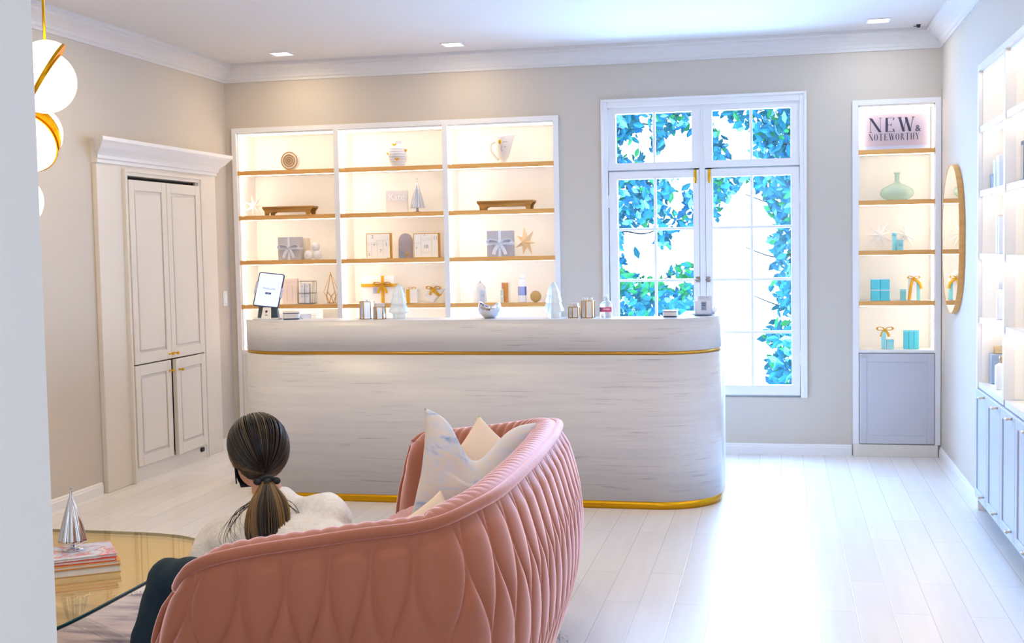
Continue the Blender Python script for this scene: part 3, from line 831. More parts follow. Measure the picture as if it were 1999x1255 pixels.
def rot(rx, ry, rz): return Euler((math.radians(rx), math.radians(ry), math.radians(rz)), 'ZYX').to_matrix().to_4x4() if 0 else (Matrix.Rotation(math.radians(rz), 4, 'Z') @ Matrix.Rotation(math.radians(rx), 4, 'X') @ Matrix.Rotation(math.radians(ry), 4, 'Y'))
pillow('throw_pillow', 'large white pillow with pale blue marbling and a chopped top', at(922, 925, 1, -4.42), .42, .44, .15, rot(-14, 9, 14), pillow_m, chop=.62)
pillow('throw_pillow', 'plain cream pillow tucked behind the marbled pillow', at(945, 935, 1, -4.22), .34, .36, .12, rot(-14, 38, 6), cream_p)
pillow('throw_pillow', 'small cream pillow whose corner shows above the sofa back', at(842, 1043, 1, -4.98), .21, .21, .09, rot(-24, 52, 0), cream_p)

# ================================================================ glass coffee table
tb = thing('coffee_table', 'low coffee table with champagne-tinted glass top on clear acrylic legs', 'table', (-2.74, -5.25, .0))
def superel(hw, hh, n_, N=120):
    out = []
    for i in range(N):
        a = 2*PI*i/N; c, s = math.cos(a), math.sin(a)
        out.append((hw*math.copysign(abs(c)**(2/n_), c), hh*math.copysign(abs(s)**(2/n_), s)))
    return out
m = MB(); m.prism(superel(.715, .71, 5), .410, .422); m.build('glass_top', amber_m, tb)
edge_m = mat('green_glass_edge', (22,66,72), .15)
o_, i_ = superel(.7165, .7115, 5), superel(.713, .708, 5)
m = MB(); N = len(o_)
RR = [[m.bm.verts.new((x, y, z)) for x, y in P] for P, z in ((o_, .4105), (o_, .4215), (i_, .4215), (i_, .4105))]
for k in range(4):
    p, q = RR[k], RR[(k+1) % 4]
    for i in range(N): m._f([p[i], p[(i+1) % N], q[(i+1) % N], q[i]], True)
m.build('glass_edge', edge_m, tb)
for sx_, sy_ in ((1,1),(1,-1),(-1,1),(-1,-1)):
    P = catmull([(-.12*sx_, -.10*sy_, .404), (.10*sx_, .08*sy_, .36), (.34*sx_, .28*sy_, .20), (.50*sx_, .44*sy_, .05), (.55*sx_, .49*sy_, .028 if sx_ > 0 else .004)], 10)
    MB().tube(P, [.026-.008*i/len(P) for i in range(len(P))], 14, flat=.6).build('leg', acryl_m, tb)
m = MB(); m.lathe([(.13,.398),(.13,.4095)], 32); m.build('hub', acryl_m, tb)

# books and silver tree
bz = .4225
for i, (w, d, h, c, lab, rz, dx, dy) in enumerate(((.30,.22,.024,(200,158,112),'tan hardcover book lying on the glass table, bottom of the stack',.60,0,0),(.29,.21,.012,(232,168,84),'orange book in the middle of the stack on the glass table',.63,.004,.0),
        (.28,.205,.012,(222,74,66),'red book second from the top of the stack on the table',.58,-.002,.002),(.275,.20,.010,(214,206,216),'magazine with a pale floral cover, topmost on the glass table',.66,0,.0))):
    cv = mat('book_cover_%d' % i, c, .4)
    if i == 3: ramp_tex(cv, 'n', (1,1,1), [(.38,(228,224,232)),(.5,(206,206,220)),(.58,(222,120,110)),(.66,(230,226,232))], tscale=16, dist=1)
    t = thing('magazine' if i == 3 else 'book', lab, 'book', (-2.355+dx, -5.085+dy, bz), rz)
    MB().box(-w/2, w/2, -d/2, d/2, 0, .0025, .001).box(-w/2, w/2, -d/2, d/2, h-.0025, h, .001).box(-w/2, -w/2+.003, -d/2, d/2, .002, h-.002).build('cover', cv, t)
    MB().box(-w/2+.003, w/2-.004, -d/2+.003, d/2-.003, .0025, h-.0025).build('pages', paper_m, t)
    bz += h+.0006
def silver_tree(loc, h, label, mm, group=None, flutes=9):
    t = thing('tree_ornament', label, 'ornament', loc, 0, group)
    MB().lathe([(.20*h*.8,0),(.20*h*.8,.012*h),(.05*h,.03*h),(.035*h,.05*h),(.035*h,.13*h)], 20).build('stand', mm, t)
    fl = lambda a, z: .10*(abs(math.sin(a*flutes/2))-.5)*2*min(1, (h-z)/h*1.6)
    pr_ = [(.02*h,.12*h),(.195*h,.122*h),(.20*h,.135*h),(.17*h,.28*h),(.135*h,.44*h),(.095*h,.60*h),(.05*h,.76*h),(.024*h,.85*h),(.014*h,.93*h)]
    q = [Vector((a, b_, 0)) for a, b_ in pr_]; q = [(p.x, p.y) for p in q[:2]+catmull(q[2:], 4)]
    MB().lathe(q, 72, rib=fl).build('tree_body', mm, t)
    MB().ell((0,0,.955*h), .022*h, 12, rows=8).build('finial', mm, t)
    return t
silver_tree(Vector((-2.365, -5.06, bz)), .222, 'silver fluted cone tree standing on the magazines of the glass table', chrome_m)

# ================================================================ the seated person
def baked(mb, name, mats, parent, voxel, smooth=4, sub=0):
    ob = mb.build(name, mats, None)
    r_ = ob.modifiers.new('r', 'REMESH'); r_.mode = 'VOXEL'; r_.voxel_size = voxel; r_.use_smooth_shade = True
    s_ = ob.modifiers.new('s', 'SMOOTH'); s_.factor = .5; s_.iterations = smooth
    dg = bpy.context.evaluated_depsgraph_get(); dg.update()
    me = bpy.data.meshes.new_from_object(ob.evaluated_get(dg)); me.name = name
    old = ob.data; ob.modifiers.clear(); ob.data = me; bpy.data.meshes.remove(old)
    me.materials.clear()
    for mm in (mats if isinstance(mats, (list, tuple)) else [mats]): me.materials.append(mm)
    for p in me.polygons: p.use_smooth = True
    ob.parent = parent; return ob
def limb(m, pts, rs, n=16):
    pts = [Vector(p) for p in pts]
    P, R = [], []
    for i in range(len(pts)-1):
        for k in range(6):
            f = k/6; P.append(pts[i].lerp(pts[i+1], f)); R.append(rs[i]+(rs[i+1]-rs[i])*f)
    P.append(pts[-1]); R.append(rs[-1])
    for p, r in zip(P, R): m.ell(p, r, n, rows=8)
    m.tube(P, R, n)
PO = Vector((-1.40, -5.38, .44))
per = thing('person', 'person with dark ponytail, face mask and cream sweater sitting on the pink sofa', 'person', PO)
L3 = lambda v: Vector(v)-PO
shR, shL = L3(at(638,1010,1,-5.32)), L3(at(424,1058,1,-5.26))
nb_ = L3(at(532,985,1,-5.31)); hc = L3(at(501,884,1,-5.30)); ch = L3(at(540,1075,1,-5.36))
hip = L3((-1.32,-5.44,.50)); hipL, hipR = L3((-1.38,-5.52,.50)), L3((-1.26,-5.36,.50))
knL, anL = L3((-1.80,-5.44,.50)), L3((-1.90,-5.50,.10)); knR, anR = L3((-1.74,-5.18,.50)), L3((-1.80,-5.16,.10))
elL, elR = L3((-1.72,-5.36,.50)), L3((-1.36,-5.22,.50)); haL, haR = L3((-1.78,-5.22,.575)), L3((-1.62,-5.14,.575))
az = math.radians(132); HF = Vector((math.cos(az)*math.cos(.22), math.sin(az)*math.cos(.22), -math.sin(.22)))
HR = HF.cross(Vector((0,0,1))).normalized(); HU = HR.cross(HF)
HM = Matrix((HR, HF, HU)).transposed().to_4x4(); HM.translation = hc
H3 = lambda x, y, z: HM @ Vector((x, y, z))
HRt = HM.to_3x3().to_4x4()
m = MB()    # the body: head, neck, trunk, arms, hands, legs
m.ell(H3(0,-.008,.02), (.072,.088,.086), 24, T=HRt, rows=16); m.ell(H3(0,.03,-.035), (.054,.056,.068), 20, T=HRt)
m.ell(H3(0,.045,-.072), (.034,.036,.026), 16, T=HRt); m.ell(H3(0,.083,-.010), (.010,.015,.02), 12, T=HRt)
m.ell(H3(0,.072,.022), (.045,.02,.014), 12, T=HRt); m.ell(H3(0,.080,-.052), (.022,.012,.009), 12, T=HRt)
for s in (-1, 1): m.ell(H3(s*.074,-.006,-.012), (.009,.018,.03), 12, T=HRt)
limb(m, [H3(0,-.03,-.05), nb_+Vector((0,0,.0)), ch], [.042,.044,.085]); limb(m, [ch, hip], [.10,.12])
limb(m, [nb_+Vector((0,0,-.03)), shR], [.04,.045]); limb(m, [nb_+Vector((0,0,-.03)), shL], [.04,.045])
limb(m, [shR, elR, haR], [.047,.038,.026]); limb(m, [shL, elL, haL], [.047,.038,.026])
limb(m, [hipL, knL, anL], [.08,.055,.036]); limb(m, [hipR, knR, anR], [.08,.055,.036])
for an in (anL, anR): limb(m, [an+Vector((0,0,-.02)), an+Vector((-.12,.03,-.045))], [.036,.03])
for hnd, sd in ((haL, 1), (haR, -1)):
    f = Vector((-.55,.75,-.30)).normalized(); w = f.cross(Vector((0,0,1))).normalized(); un = w.cross(f)
    m.ell(hnd+f*.045, (.038,.036,.018), 16)
    for k in range(4):
        b0 = hnd+f*.07+w*(.026*(k-1.5)*.8); ln = (.066,.075,.07,.055)[k if sd < 0 else 3-k]
        limb(m, [b0, b0+f*ln*.5+un*.004, b0+f*ln*.8-un*.016, b0+f*ln*.9-un*.032], [.0092,.0085,.008,.007], 8)
    b0 = hnd+f*.02+w*sd*.03; limb(m, [b0, b0+f*.03+w*sd*.022, b0+f*.06+w*sd*.022-un*.01], [.011,.010,.008], 8)
body = baked(m, 'body', skin_m, per, .0055, 3)
m = MB()    # sweater
m.ell(nb_+Vector((0,-.005,-.03)), (.075,.07,.06), 20); m.ell(nb_+Vector((.014,-.012,.010)), (.074,.066,.048), 20)
limb(m, [nb_+Vector((.01,-.0,-.045)), shR], [.066,.074]); limb(m, [nb_+Vector((0,0,-.045)), shL], [.064,.066])
limb(m, [nb_+Vector((.0,-.02,-.07)), ch+Vector((-.02,.0,.02)), hip+Vector((0,0,.05)), hip], [.066,.118,.15,.14])
limb(m, [shR, ch+Vector((.06,0,-.02))], [.066,.11]); limb(m, [shL, ch+Vector((-.09,.02,.0))], [.064,.11])
limb(m, [shR, elR, haR+(elR-haR)*.22], [.074,.062,.044]); limb(m, [shL, elL, haL+(elL-haL)*.22], [.066,.062,.044])
sw = baked(m, 'sweater', cloth_m, per, .010, 4)
for v in sw.data.vertices:
    c = v.co; k = noise.noise(Vector((c.x*11, c.y*11, c.z*15)))*.010+noise.noise(Vector((c.x*30+4, c.y*30, c.z*22)))*.004
    v.co = c+v.normal*k
m = MB()    # trousers
m.ell(hip+Vector((.02,0,-.01)), (.16,.16,.11), 20)
limb(m, [hipL, knL, anL+Vector((0,0,.03))], [.098,.074,.06]); limb(m, [hipR, knR, anR+Vector((0,0,.03))], [.098,.074,.06])
pt = baked(m, 'trousers', pants_m, per, .010, 3)
for v in pt.data.vertices: v.co = v.co+v.normal*noise.noise(v.co*16)*.006
for an in (anL, anR):
    m = MB(); limb(m, [an+Vector((.015,-.005,-.035)), an+Vector((-.06,.015,-.045)), an+Vector((-.14,.035,-.05))], [.042,.042,.034])
    s_ = baked(m, 'shoe', shoe_m, per, .007, 2)
    for v in s_.data.vertices: v.co.z = max(v.co.z, .026-PO.z)
# face mask: a shell over the lower face with an ear loop each side
m = MB(); rows = []
for i in range(13):
    th = -1.15+2.3*i/12; row = []
    for j in range(9):
        z = -.098+.092*j/8; k = 1-.25*abs(z+.05)/.05
        bulge = .017*math.cos(th)*max(0, 1-abs(z+.045)/.06)
        rx, ry = .061*(.72+.28*min(1, (z+.11)/.06)), .060+bulge
        row.append(H3(rx*math.sin(th), .034+ry*math.cos(th)*(1 if z > -.08 else .8), z))
    rows.append(row)
m.grid(rows); mk = m.build('face_mask', mask_m, per)
sol = mk.modifiers.new('thickness', 'SOLIDIFY'); sol.thickness = .002
for s in (-1, 1):
    MB().tube(catmull([H3(s*.060,.055,-.02), H3(s*.074,.02,-.005), H3(s*.078,-.012,.018), H3(s*.080,-.024,-.004), H3(s*.075,-.012,-.035), H3(s*.060,.04,-.085)], 6), .0022, 6).build('ear_loop', mask_m, mk)
for s in (-1, 1):
    MB().ell(H3(s*.03,.076,.005), (.0115,.0105,.0075), 14, T=HRt).build('eye', mat('eye_white', (222,214,210), .2), per)
    e_ = MB().ell(H3(s*.03,.0855,.005), (.0052,.0022,.0052), 12, T=HRt).build('iris', mat('brown_iris', (44,28,20), .2), per)
    MB().tube(catmull([H3(s*.016,.088,.026), H3(s*.032,.086,.031), H3(s*.048,.074,.025)], 5), .0022, 6).build('eyebrow', mat('brow_hair', (40,30,24), .8), per)
# hair
hd, hb, hg = mat('hair_dark', (30,24,22), .38, spec=.6), mat('hair_brown', (74,54,34), .4, spec=.6), mat('hair_golden', (128,96,50), .4, spec=.6)
m = MB(); hr = (.091,.107,.104); hcen = Vector((0,-.014,.016))
tie = Vector((-.010,-.104,-.092))
rows = []
for i in range(20):        # skull cap: from the crown down, leaving the face open
    th = PI*.70*i/19; row = []
    for k in range(40):
        a = 2*PI*k/40; face = max(0, math.sin(a))     # +y is the face
        t2 = th*(1-.56*face**1.2)
        row.append(H3(*(hcen+Vector((hr[0]*.97*math.sin(t2)*math.cos(a), hr[1]*.97*math.sin(t2)*math.sin(a), hr[2]*.97*math.cos(t2))))))
    rows.append(row)
m.m(0).grid(rows, True, closeu=True)
rnd = random.Random(3)
dt = Vector(((tie.x)/hr[0], (tie.y-hcen.y)/hr[1], (tie.z-hcen.z)/hr[2])).normalized()
for i in range(760):
    a = 2*PI*i/760+rnd.uniform(-.01,.01)
    # hairline: a ring about the face axis, up over the forehead, down past the ears to the nape
    face = (0.28, ) ; e1 = Vector((math.cos(a), 0, math.sin(a)))
    back = rnd.uniform(-.05, .95)
    yv = .55*math.sin(a)*(1 if math.sin(a) > 0 else .25)+.06-back*.35
    d0 = Vector((math.cos(a)*.9, yv, math.sin(a)*.9)).normalized()
    if d0.z < -.45 and d0.y > -.1: continue
    ang = d0.angle(dt)
    if ang < .12: continue
    P = []; lift = rnd.uniform(.99, 1.035); n_ = 12
    for k in range(n_+1):
        t_ = k/n_; s1, s2 = math.sin((1-t_)*ang)/math.sin(ang), math.sin(t_*ang)/math.sin(ang)
        q = d0*s1+dt*s2; q.normalize(); w = 1+.012*math.sin(t_*PI)
        L_ = lift*w*(1-.05*(1-t_)**6)
        P.append(H3(*(hcen+Vector((q.x*hr[0]*L_, q.y*hr[1]*L_, q.z*hr[2]*L_)))))
    streak = noise.noise(Vector((a*5.3, 1.7, 0)))
    m.m(2 if (streak > .22 and rnd.random() < .35) else (1 if rnd.random() < .20 else 0))
    m.tube(P, [.0030*(.55+.45*math.sin(PI*min(1, k/n_+.15))) for k in range(n_+1)], 5, flat=.5)
T0 = H3(*tie); view = (CAM-(T0+PO)); view.z = 0; view.normalize(); sd = Vector((-view.y, view.x, 0))
if sd.dot(rt) < 0: sd = -sd
prof = [(0,.014,.0),(.03,.036,.022),(.06,.055,.042),(.10,.066,.062),(.14,.064,.078),(.18,.052,.088),(.215,.036,.094),(.245,.014,.096)]
for i in range(620):
    ph, rr = rnd.uniform(0, 2*PI), rnd.random()**.5
    ex = rnd.uniform(.86, 1.04); P = []
    for (dz, w, out) in prof:
        wob = 1+.06*math.sin(dz*30+ph*3)
        P.append(T0+sd*(w*rr*math.cos(ph)*wob+.000)+view*(out+.008+w*.45*rr*math.sin(ph))+Vector((0,0,-dz*ex)))
    P = catmull(P, 3)
    st = noise.noise(Vector((math.cos(ph)*2.4*rr, math.sin(ph)*1.2, 7)))+.15
    m.m(2 if (st > .22 and rnd.random() < .7) else (1 if rnd.random() < .55 else 0))
    m.tube(P, [.0030*(1-.6*(k/len(P))**4) for k in range(len(P))], 5, flat=.6)
for i in range(26):        # loose wisps over the left shoulder and at the nape
    s = -1 if i < 20 else 1
    q0 = T0+sd*(-.02*(s < 0)+.01)+Vector((0,0,-.012)); ln = rnd.uniform(.6, 1)
    P = [q0, q0+sd*s*.035*ln+Vector((0,0,-.05*ln))+view*.01, q0+sd*s*(.075+.03*rnd.random())*ln+Vector((0,0,-.085*ln))+view*.028, q0+sd*s*(.105+.04*rnd.random())*ln+Vector((0,0,-.15*ln))+view*.03, q0+sd*s*(.09+.03*rnd.random())*ln+Vector((0,0,-.20*ln))+view*.04]
    m.m(0); m.tube(catmull(P, 5), [.0009*(1-.7*k/20) for k in range(21)], 4)
m.build('hair', [hd, hb, hg], per, recalc=False)
m = MB(); q = (T0-H3(*hcen)).normalized()
ring = [T0+Vector((0,0,0))+(sd*math.cos(a)*.020+Vector((0,0,1))*math.sin(a)*.015) for a in [2*PI*k/24 for k in range(24)]]
m.tube([p+view*.004 for p in ring], .0075, 8, closed=True); m.ell(T0+view*.006, (.017,.012,.013), 14)
for s in (-1, 1): m.ell(T0+sd*s*.028+view*.012+Vector((0,0,.002)), (.013,.008,.011), 12)
m.build('hair_tie', black_m, per)
# ================================================================ small things on the shelves and the counter
def on(px, Y, z): return Vector((xat(px, Y, z), Y, z))
SH0 = .735       # lowest shelf of both niches
def px2m(Y): return (Y+8.79)*1.028/2400
def tiny_text(par, body, size, x, y, z, m_=None, name='lettering'):
    return text_obj(body, size, name, m_ or navy_m, par, upt(x, y, z), .0004)
def bow(par, c, s, m_, name='ribbon_bow', tails=True, yo=0, th=.35):
    """a tied bow facing -y: two loops, knot, tails; flat satin bands"""
    m = MB(); c = Vector(c)
    for sg in (-1, 1):
        P = catmull([c, c+Vector((sg*.35*s,-.04*s,.30*s)), c+Vector((sg*.95*s,-.08*s,.34*s)), c+Vector((sg*1.0*s,-.06*s,.0*s)), c+Vector((sg*.45*s,-.03*s,-.06*s)), c], 6)
        m.tube(P, .035*s, 8, flat=5, upv=(0,.3,1))
        if tails: m.tube(catmull([c, c+Vector((sg*.35*s,-.05*s,-.45*s)), c+Vector((sg*.55*s,-.03*s,-.95*s))], 6), .035*s, 8, flat=5, upv=(0,1,.3))
    m.ell(c+Vector((0,-.03*s,0)), (.16*s,.10*s,.15*s), 12)
    return m.build(name, m_, par)

# --- bay by bay, top shelf
Y0 = .10
def disc_vase():
    t = thing('round_vase', 'round flat ceramic vase with concentric gold and white rings', 'vase', on(567.7, Y0, SH[0]))
    R = .074; A = Matrix.Translation((0,0,R+.002)) @ Matrix.Rotation(PI/2, 4, 'X') @ Matrix.Rotation(0, 4, 'Z')
    m = MB(); pr_ = [(.02,-.034),(.055,-.032),(.069,-.022),(R,0),(.069,.022),(.055,.028),(.0,.029)]
    m.lathe([(0,-.034)]+pr_, 40, T=A); m.build('vase_body', mat('white_glaze', (218,210,204), .3), t)
    m = MB()
    for r_ in (.010,.026,.044,.064):
        m.tube([A @ Vector((r_*math.cos(a), r_*math.sin(a), .030-.006*(r_ > .06))) for a in [2*PI*k/40 for k in range(40)]], .0046, 6, closed=True)
    m.build('gold_rings', mat('old_gold_glaze', (176,132,74), .35, metal=.4), t)
    m = MB(); m.lathe([(.012,.0),(.012,.012),(.008,.012),(.008,0)], 16, T=Matrix.Translation((0,0,2*R-.004))); m.build('neck', MATS['white_glaze'], t)
    MB().lathe([(.03,0),(.026,.006)], 20).build('foot', MATS['white_glaze'], t)
disc_vase()
t = thing('bee_vase', 'ribbed white vase with raised gold bees on the topmost oak shelf', 'vase', on(777, Y0, SH[0]))
h = .196; pr_ = [(.038,0),(.050,.012),(.063,.05),(.068,.085),(.064,.12),(.050,.150),(.030,.165),(.025,.175),(.027,h)]
q = catmull([(a, b_, 0) for a, b_ in pr_], 8)
MB().lathe([(p.x*(1+.035*math.sin(p.y*330)*(p.y < .155)), p.y) for p in q]+[(.020,h-.004),(.018,h-.03)], 40).build('vase_body', mat('matte_white_ceramic', (206,206,214), .5), t)
for a, z, r_ in ((-115,.165,.036),(-78,.055,.066),(-165,.10,.069),(-15,.12,.066)):
    m = MB(); a = math.radians(a); c = Vector((r_*math.cos(a), r_*math.sin(a), z))
    m.ell(c, (.011,.008,.007), 12); 
    for s in (-1,1): m.ell(c+Vector((s*.008,-.002,.006)), (.009,.004,.005), 10)
    m.build('gold_bee', brassp_m, t)
t = thing('face_jug', 'white face jug with a gold eye and looping handle', 'jug', on(983, Y0, SH[0]))
m = MB(); rows = []
for i in range(25):
    f = i/24; z = .20*f; r_ = .030+.035*f**.8-.012*math.exp(-((f-.12)/.08)**2); row = []
    for k in range(36):
        a = 2*PI*k/36; sp = .022*max(0, math.cos(a))**3*f**2
        row.append(((r_+sp)*math.cos(a)-.006+.012*f, r_*.9*math.sin(a), z+.012*max(0, math.cos(a))*f**3))
    rows.append(row)
V = m.grid(rows, True, closeu=True); m._f(V[0][::-1])
inner_ = [[(x*.92, y*.92, z) for x, y, z in rows[k]] for k in (24, 12, 4)]
V2 = m.grid(inner_, True, closeu=True); m._f(V2[-1])
for k in range(36): m._f([V[-1][k], V[-1][(k+1) % 36], V2[0][(k+1) % 36], V2[0][k]])
m.build('jug_body', mat('white_glaze', (218,210,204), .3), t)
MB().tube(catmull([(-.05,0,.165),(-.085,0,.15),(-.095,0,.115),(-.075,0,.07),(-.038,0,.03)], 8), .0075, 10).build('handle', MATS['white_glaze'], t)
MB().ell((-.014,-.054,.158), (.011,.006,.017), 14).build('gold_eye', brassp_m, t)
m = MB(); m.tube(catmull([(.012,-.062,.150),(.026,-.062,.158),(.042,-.050,.152)], 5), .0022, 6); m.tube(catmull([(.018,-.056,.125),(.026,-.056,.118),(.034,-.050,.122)], 5), .002, 6); m.tube(catmull([(.0,-.050,.13),(-.004,-.058,.10),(.006,-.052,.09)], 5), .0022, 6)
m.build('painted_face', mat('grey_line_glaze', (150,146,150), .5), t)

# --- paper stars
def star(loc, R, label, m_, n_=8, th=.35, rz=0, tilt=0, group='folded stars on the shelves', inner=.30):
    t = thing('star_ornament', label, 'ornament', loc, 0, group)
    m = MB(); T = Matrix.Translation((0,0,R*.93)) @ Matrix.Rotation(rz, 4, 'Z') @ Matrix.Rotation(PI/2, 4, 'X') @ Matrix.Rotation(tilt, 4, 'Z')
    tip, val = [], []
    for k in range(n_):
        a = 2*PI*k/n_+PI/2; L_ = R*(1, .86)[k % 2]
        tip.append(m.bm.verts.new(T @ Vector((L_*math.cos(a), L_*math.sin(a), 0))))
        a += PI/n_; val.append(m.bm.verts.new(T @ Vector((R*inner*math.cos(a), R*inner*math.sin(a), 0))))
    c1, c2 = m.bm.verts.new(T @ Vector((0,0,R*th))), m.bm.verts.new(T @ Vector((0,0,-R*th)))
    for k in range(n_):
        for c in (c1, c2):
            m._f([tip[k], val[k], c]); m._f([val[k-1], tip[k], c])
    m.build('star_body', m_, t); return t
star(on(497, .10, SH[1]), .085, 'pale paper star at the shelf end beside the carved wooden riser', star_m, 7, .28, .2, .25)
# --- carved risers
def riser(px, label, pw=107, rz=0):
    Y = .12; L_ = pw*px2m(Y); t = thing('wooden_riser', label, 'riser', on(px, Y, SH[1]), rz, 'carved wooden risers')
    hh = .070; m = MB()
    m.box(-L_/2, L_/2, -.065, .065, hh-.014, hh, .003)
    m.build('board', wood_m, t)
    m = MB(); P = [(-L_/2,hh-.014),(-L_/2+.018,hh-.036),(-L_/2+.022,0),(-L_/2+.05,0),(-L_/2+.055,.020),(-L_/2+.075,.028),(L_/2-.075,.028),(L_/2-.055,.020),(L_/2-.05,0),(L_/2-.022,0),(L_/2-.018,hh-.036),(L_/2,hh-.014)]
    for y in (-.062, .05): m.prism(P, -y-.012, -y, T=UP)
    m.build('apron', wood_m, t)
riser(567, 'carved wooden riser standing beside the pale paper star')
riser(989, 'carved wooden riser with worn grey top, alone on its shelf', 111)
# --- acrylic block with a name
t = thing('acrylic_block', 'clear pinkish acrylic block with white lettering beside a silver tree', 'sign', on(775.5, .12, SH[1]))
w, h = 45*px2m(.12), 44*px2m(.12)
ab = mat('frosted_pink_acrylic', (232,224,220), .3)
MB().box(-w/2, w/2, -.008, .012, 0, h, .002).build('block', ab, t)
text_obj('Kate', .068, 'lettering', mat('white_letter', (255,255,255), .4), t, upt(0, -.0095, h*.70), .0008)
silver_tree(on(815, .10, SH[1]), .262, 'silver cone tree on the oak shelf beside the clear block', mat('satin_silver', (206,208,216), .22, metal=.9))

# --- gift boxes
def gift(px, Y, z, w, h, d, label, cm, rm, par=None, lid=True, group='ribboned gift boxes', rz=0, vx=0, bs=.05, hz=.5, vert=True, horiz=True, rw=.012):
    t = thing('gift_box', label, 'gift box', on(px, Y, z), rz, group)
    MB().box(-w/2, w/2, -d/2, d/2, 0, h, .002).build('box', cm, t)
    r_ = MB(); e = .0015
    if vert: r_.box(vx-rw/2, vx+rw/2, -d/2-e, d/2+e, -.0 if 1 else 0, h+e)
    if horiz: r_.box(-w/2-e, w/2+e, -d/2-e*1.3, d/2+e, h*hz-rw/2, h*hz+rw/2)
    rb = r_.build('ribbon', rm, t)
    if bs: bow(rb, (vx, -d/2-.006, h*hz), bs, rm)
    return t
k = px2m(.1)
gift(568, .09, SH[2], 47*k, 46*k, .07, 'square taupe gift box with white satin bow beside three white balls', greybox_m, ribbon_m, bs=.075, rw=.018)
t = thing('card_box', 'slim cream box standing behind the white balls and taupe gift box', 'box', on(597, .17, SH[2]))
MB().box(-.03, .03, -.03, .03, 0, .165, .002).build('box', mat('cream_card', (240,226,204), .6), t)
MB().box(-.0305, .0305, -.0305, .0305, .13, .167, .002).build('lid', MATS['cream_card'], t)
gift(978, .09, SH[2], 51*k, 50*k, .07, 'square grey gift box with white satin bow next to a folded gold star', mat('cool_grey_card', (186,184,190), .6), ribbon_m, bs=.085, hz=.5, rw=.02)
for x, y, z, lab in ((603,.06,0,'white textured ball lying in front, nearest the taupe gift box'),(619,.07,0,'white textured ball supporting the stacked ball at the shelf post'),(616.5,.075,.066,'white textured ball resting on top of two others')):
    r_ = .036 if z == 0 else .034
    t = thing('decorative_ball', lab, 'ornament', on(x, y, SH[2])+Vector((0,0,z)), 0, 'white textured balls')
    m = MB(); m.ell((0,0,r_), r_, 24, rows=16)
    for v in m.bm.verts: v.co += (v.co-Vector((0,0,r_))).normalized()*(.0014*math.sin(v.co.x*480)*math.sin(v.co.z*480))
    m.build('ball', mat('white_glitter', (236,232,232), .5), t)
# --- advent calendars
def calendar(px, w, h, label, nums, lines, rz=0):
    d = .05; t = thing('advent_calendar', label, 'advent calendar', on(px, .10, SH[2]), rz, 'gold-edged advent calendars')
    MB().box(-w/2, w/2, -d/2+.002, d/2, 0, h).build('case', brassp_m, t)
    MB().box(-w/2+.005, w/2-.005, -d/2, -d/2+.004, .005, h-.005).build('front_panel', mat('ivory_card', (244,238,228), .5), t)
    m = MB()
    for x0, x1, z0, z1 in lines:
        m.box(-w/2+w*min(x0,x1)-.0005, -w/2+w*max(x0,x1)+.0005, -d/2-.0008, -d/2+.001, h*min(z0,z1)-.0005, h*max(z0,z1)+.0005)
    m.build('drawer_lines', mat('taupe_line', (190,176,166), .5), t)
    for s, x, z, sz in nums: tiny_text(t, s, sz, -w/2+w*x, -d/2-.0012, h*z, mat('taupe_ink', (150,140,140), .5), 'numeral')
calendar(741, 50*k, 50*k, 'gold-edged advent calendar on a flat box, numbered 2, 5, 7 and 1', [('2',.27,.86,.034),('5',.12,.16,.03),('7',.60,.30,.034),('1',.84,.55,.04),('8',.33,.55,.02)],
    [(.0,.46,.62,.62),(.0,.46,.56,.56),(.46,.46,.04,.72),(.46,.95,.72,.72),(.22,.22,.04,.62),(.70,.70,.04,.72),(.0,.22,.3,.3)])
calendar(834, 51*k, 48*k, 'gold-edged advent calendar beside the arched grey card, numbered 10 and 11', [('10',.50,.45,.036),('11',.88,.80,.034),('3',.45,.93,.018),('9',.12,.4,.02)],
    [(.30,.30,.04,.96),(.74,.74,.04,.96),(.30,.74,.78,.78),(.30,.74,.72,.72),(.30,.74,.25,.25),(.30,.74,.19,.19),(.0,.30,.62,.62)])
t = thing('flat_box', 'flat ivory box lying beneath the numbered gold calendar', 'box', on(733, .045, SH[2]))
MB().box(-.10, .085, -.02, .02, 0, .009, .002).build('box', mat('ivory_card', (244,238,228), .5), t)
t = thing('arched_card', 'arched grey-mauve display card between the two gold calendars', 'sign', on(793, .13, SH[2]))
P = [(-.055,0)]+[(-.055+.0, .09)]+[(.055*math.cos(a)*1.0, .125+.062*math.sin(a)) for a in [PI*(1-i/16) for i in range(1,16)]]+[(.055,.09),(.055,0)]
MB().prism(P, 0, .012, T=UP).build('card', mat('mauve_grey_card', (168,158,164), .6), t)
MB().prism([(-.055,0),(-.055,.075),(-.02,.055),(.0,.03),(.0,0)], .0122, .014, T=UP).build('painted_hill', mat('slate_card', (146,152,170), .6), t)
star(on(796, .07, SH[2]), .032, 'tiny gold wire star in front of the arched grey card', goldstar_m, 8, .25, .2, .1, inner=.22)
star(on(1027, .12, SH[2]), .112, 'large folded star, half gold and half ivory, beside the grey gift box', mat('ivory_gold_paper', (236,206,160), .5), 7, .4, -.5, .15)

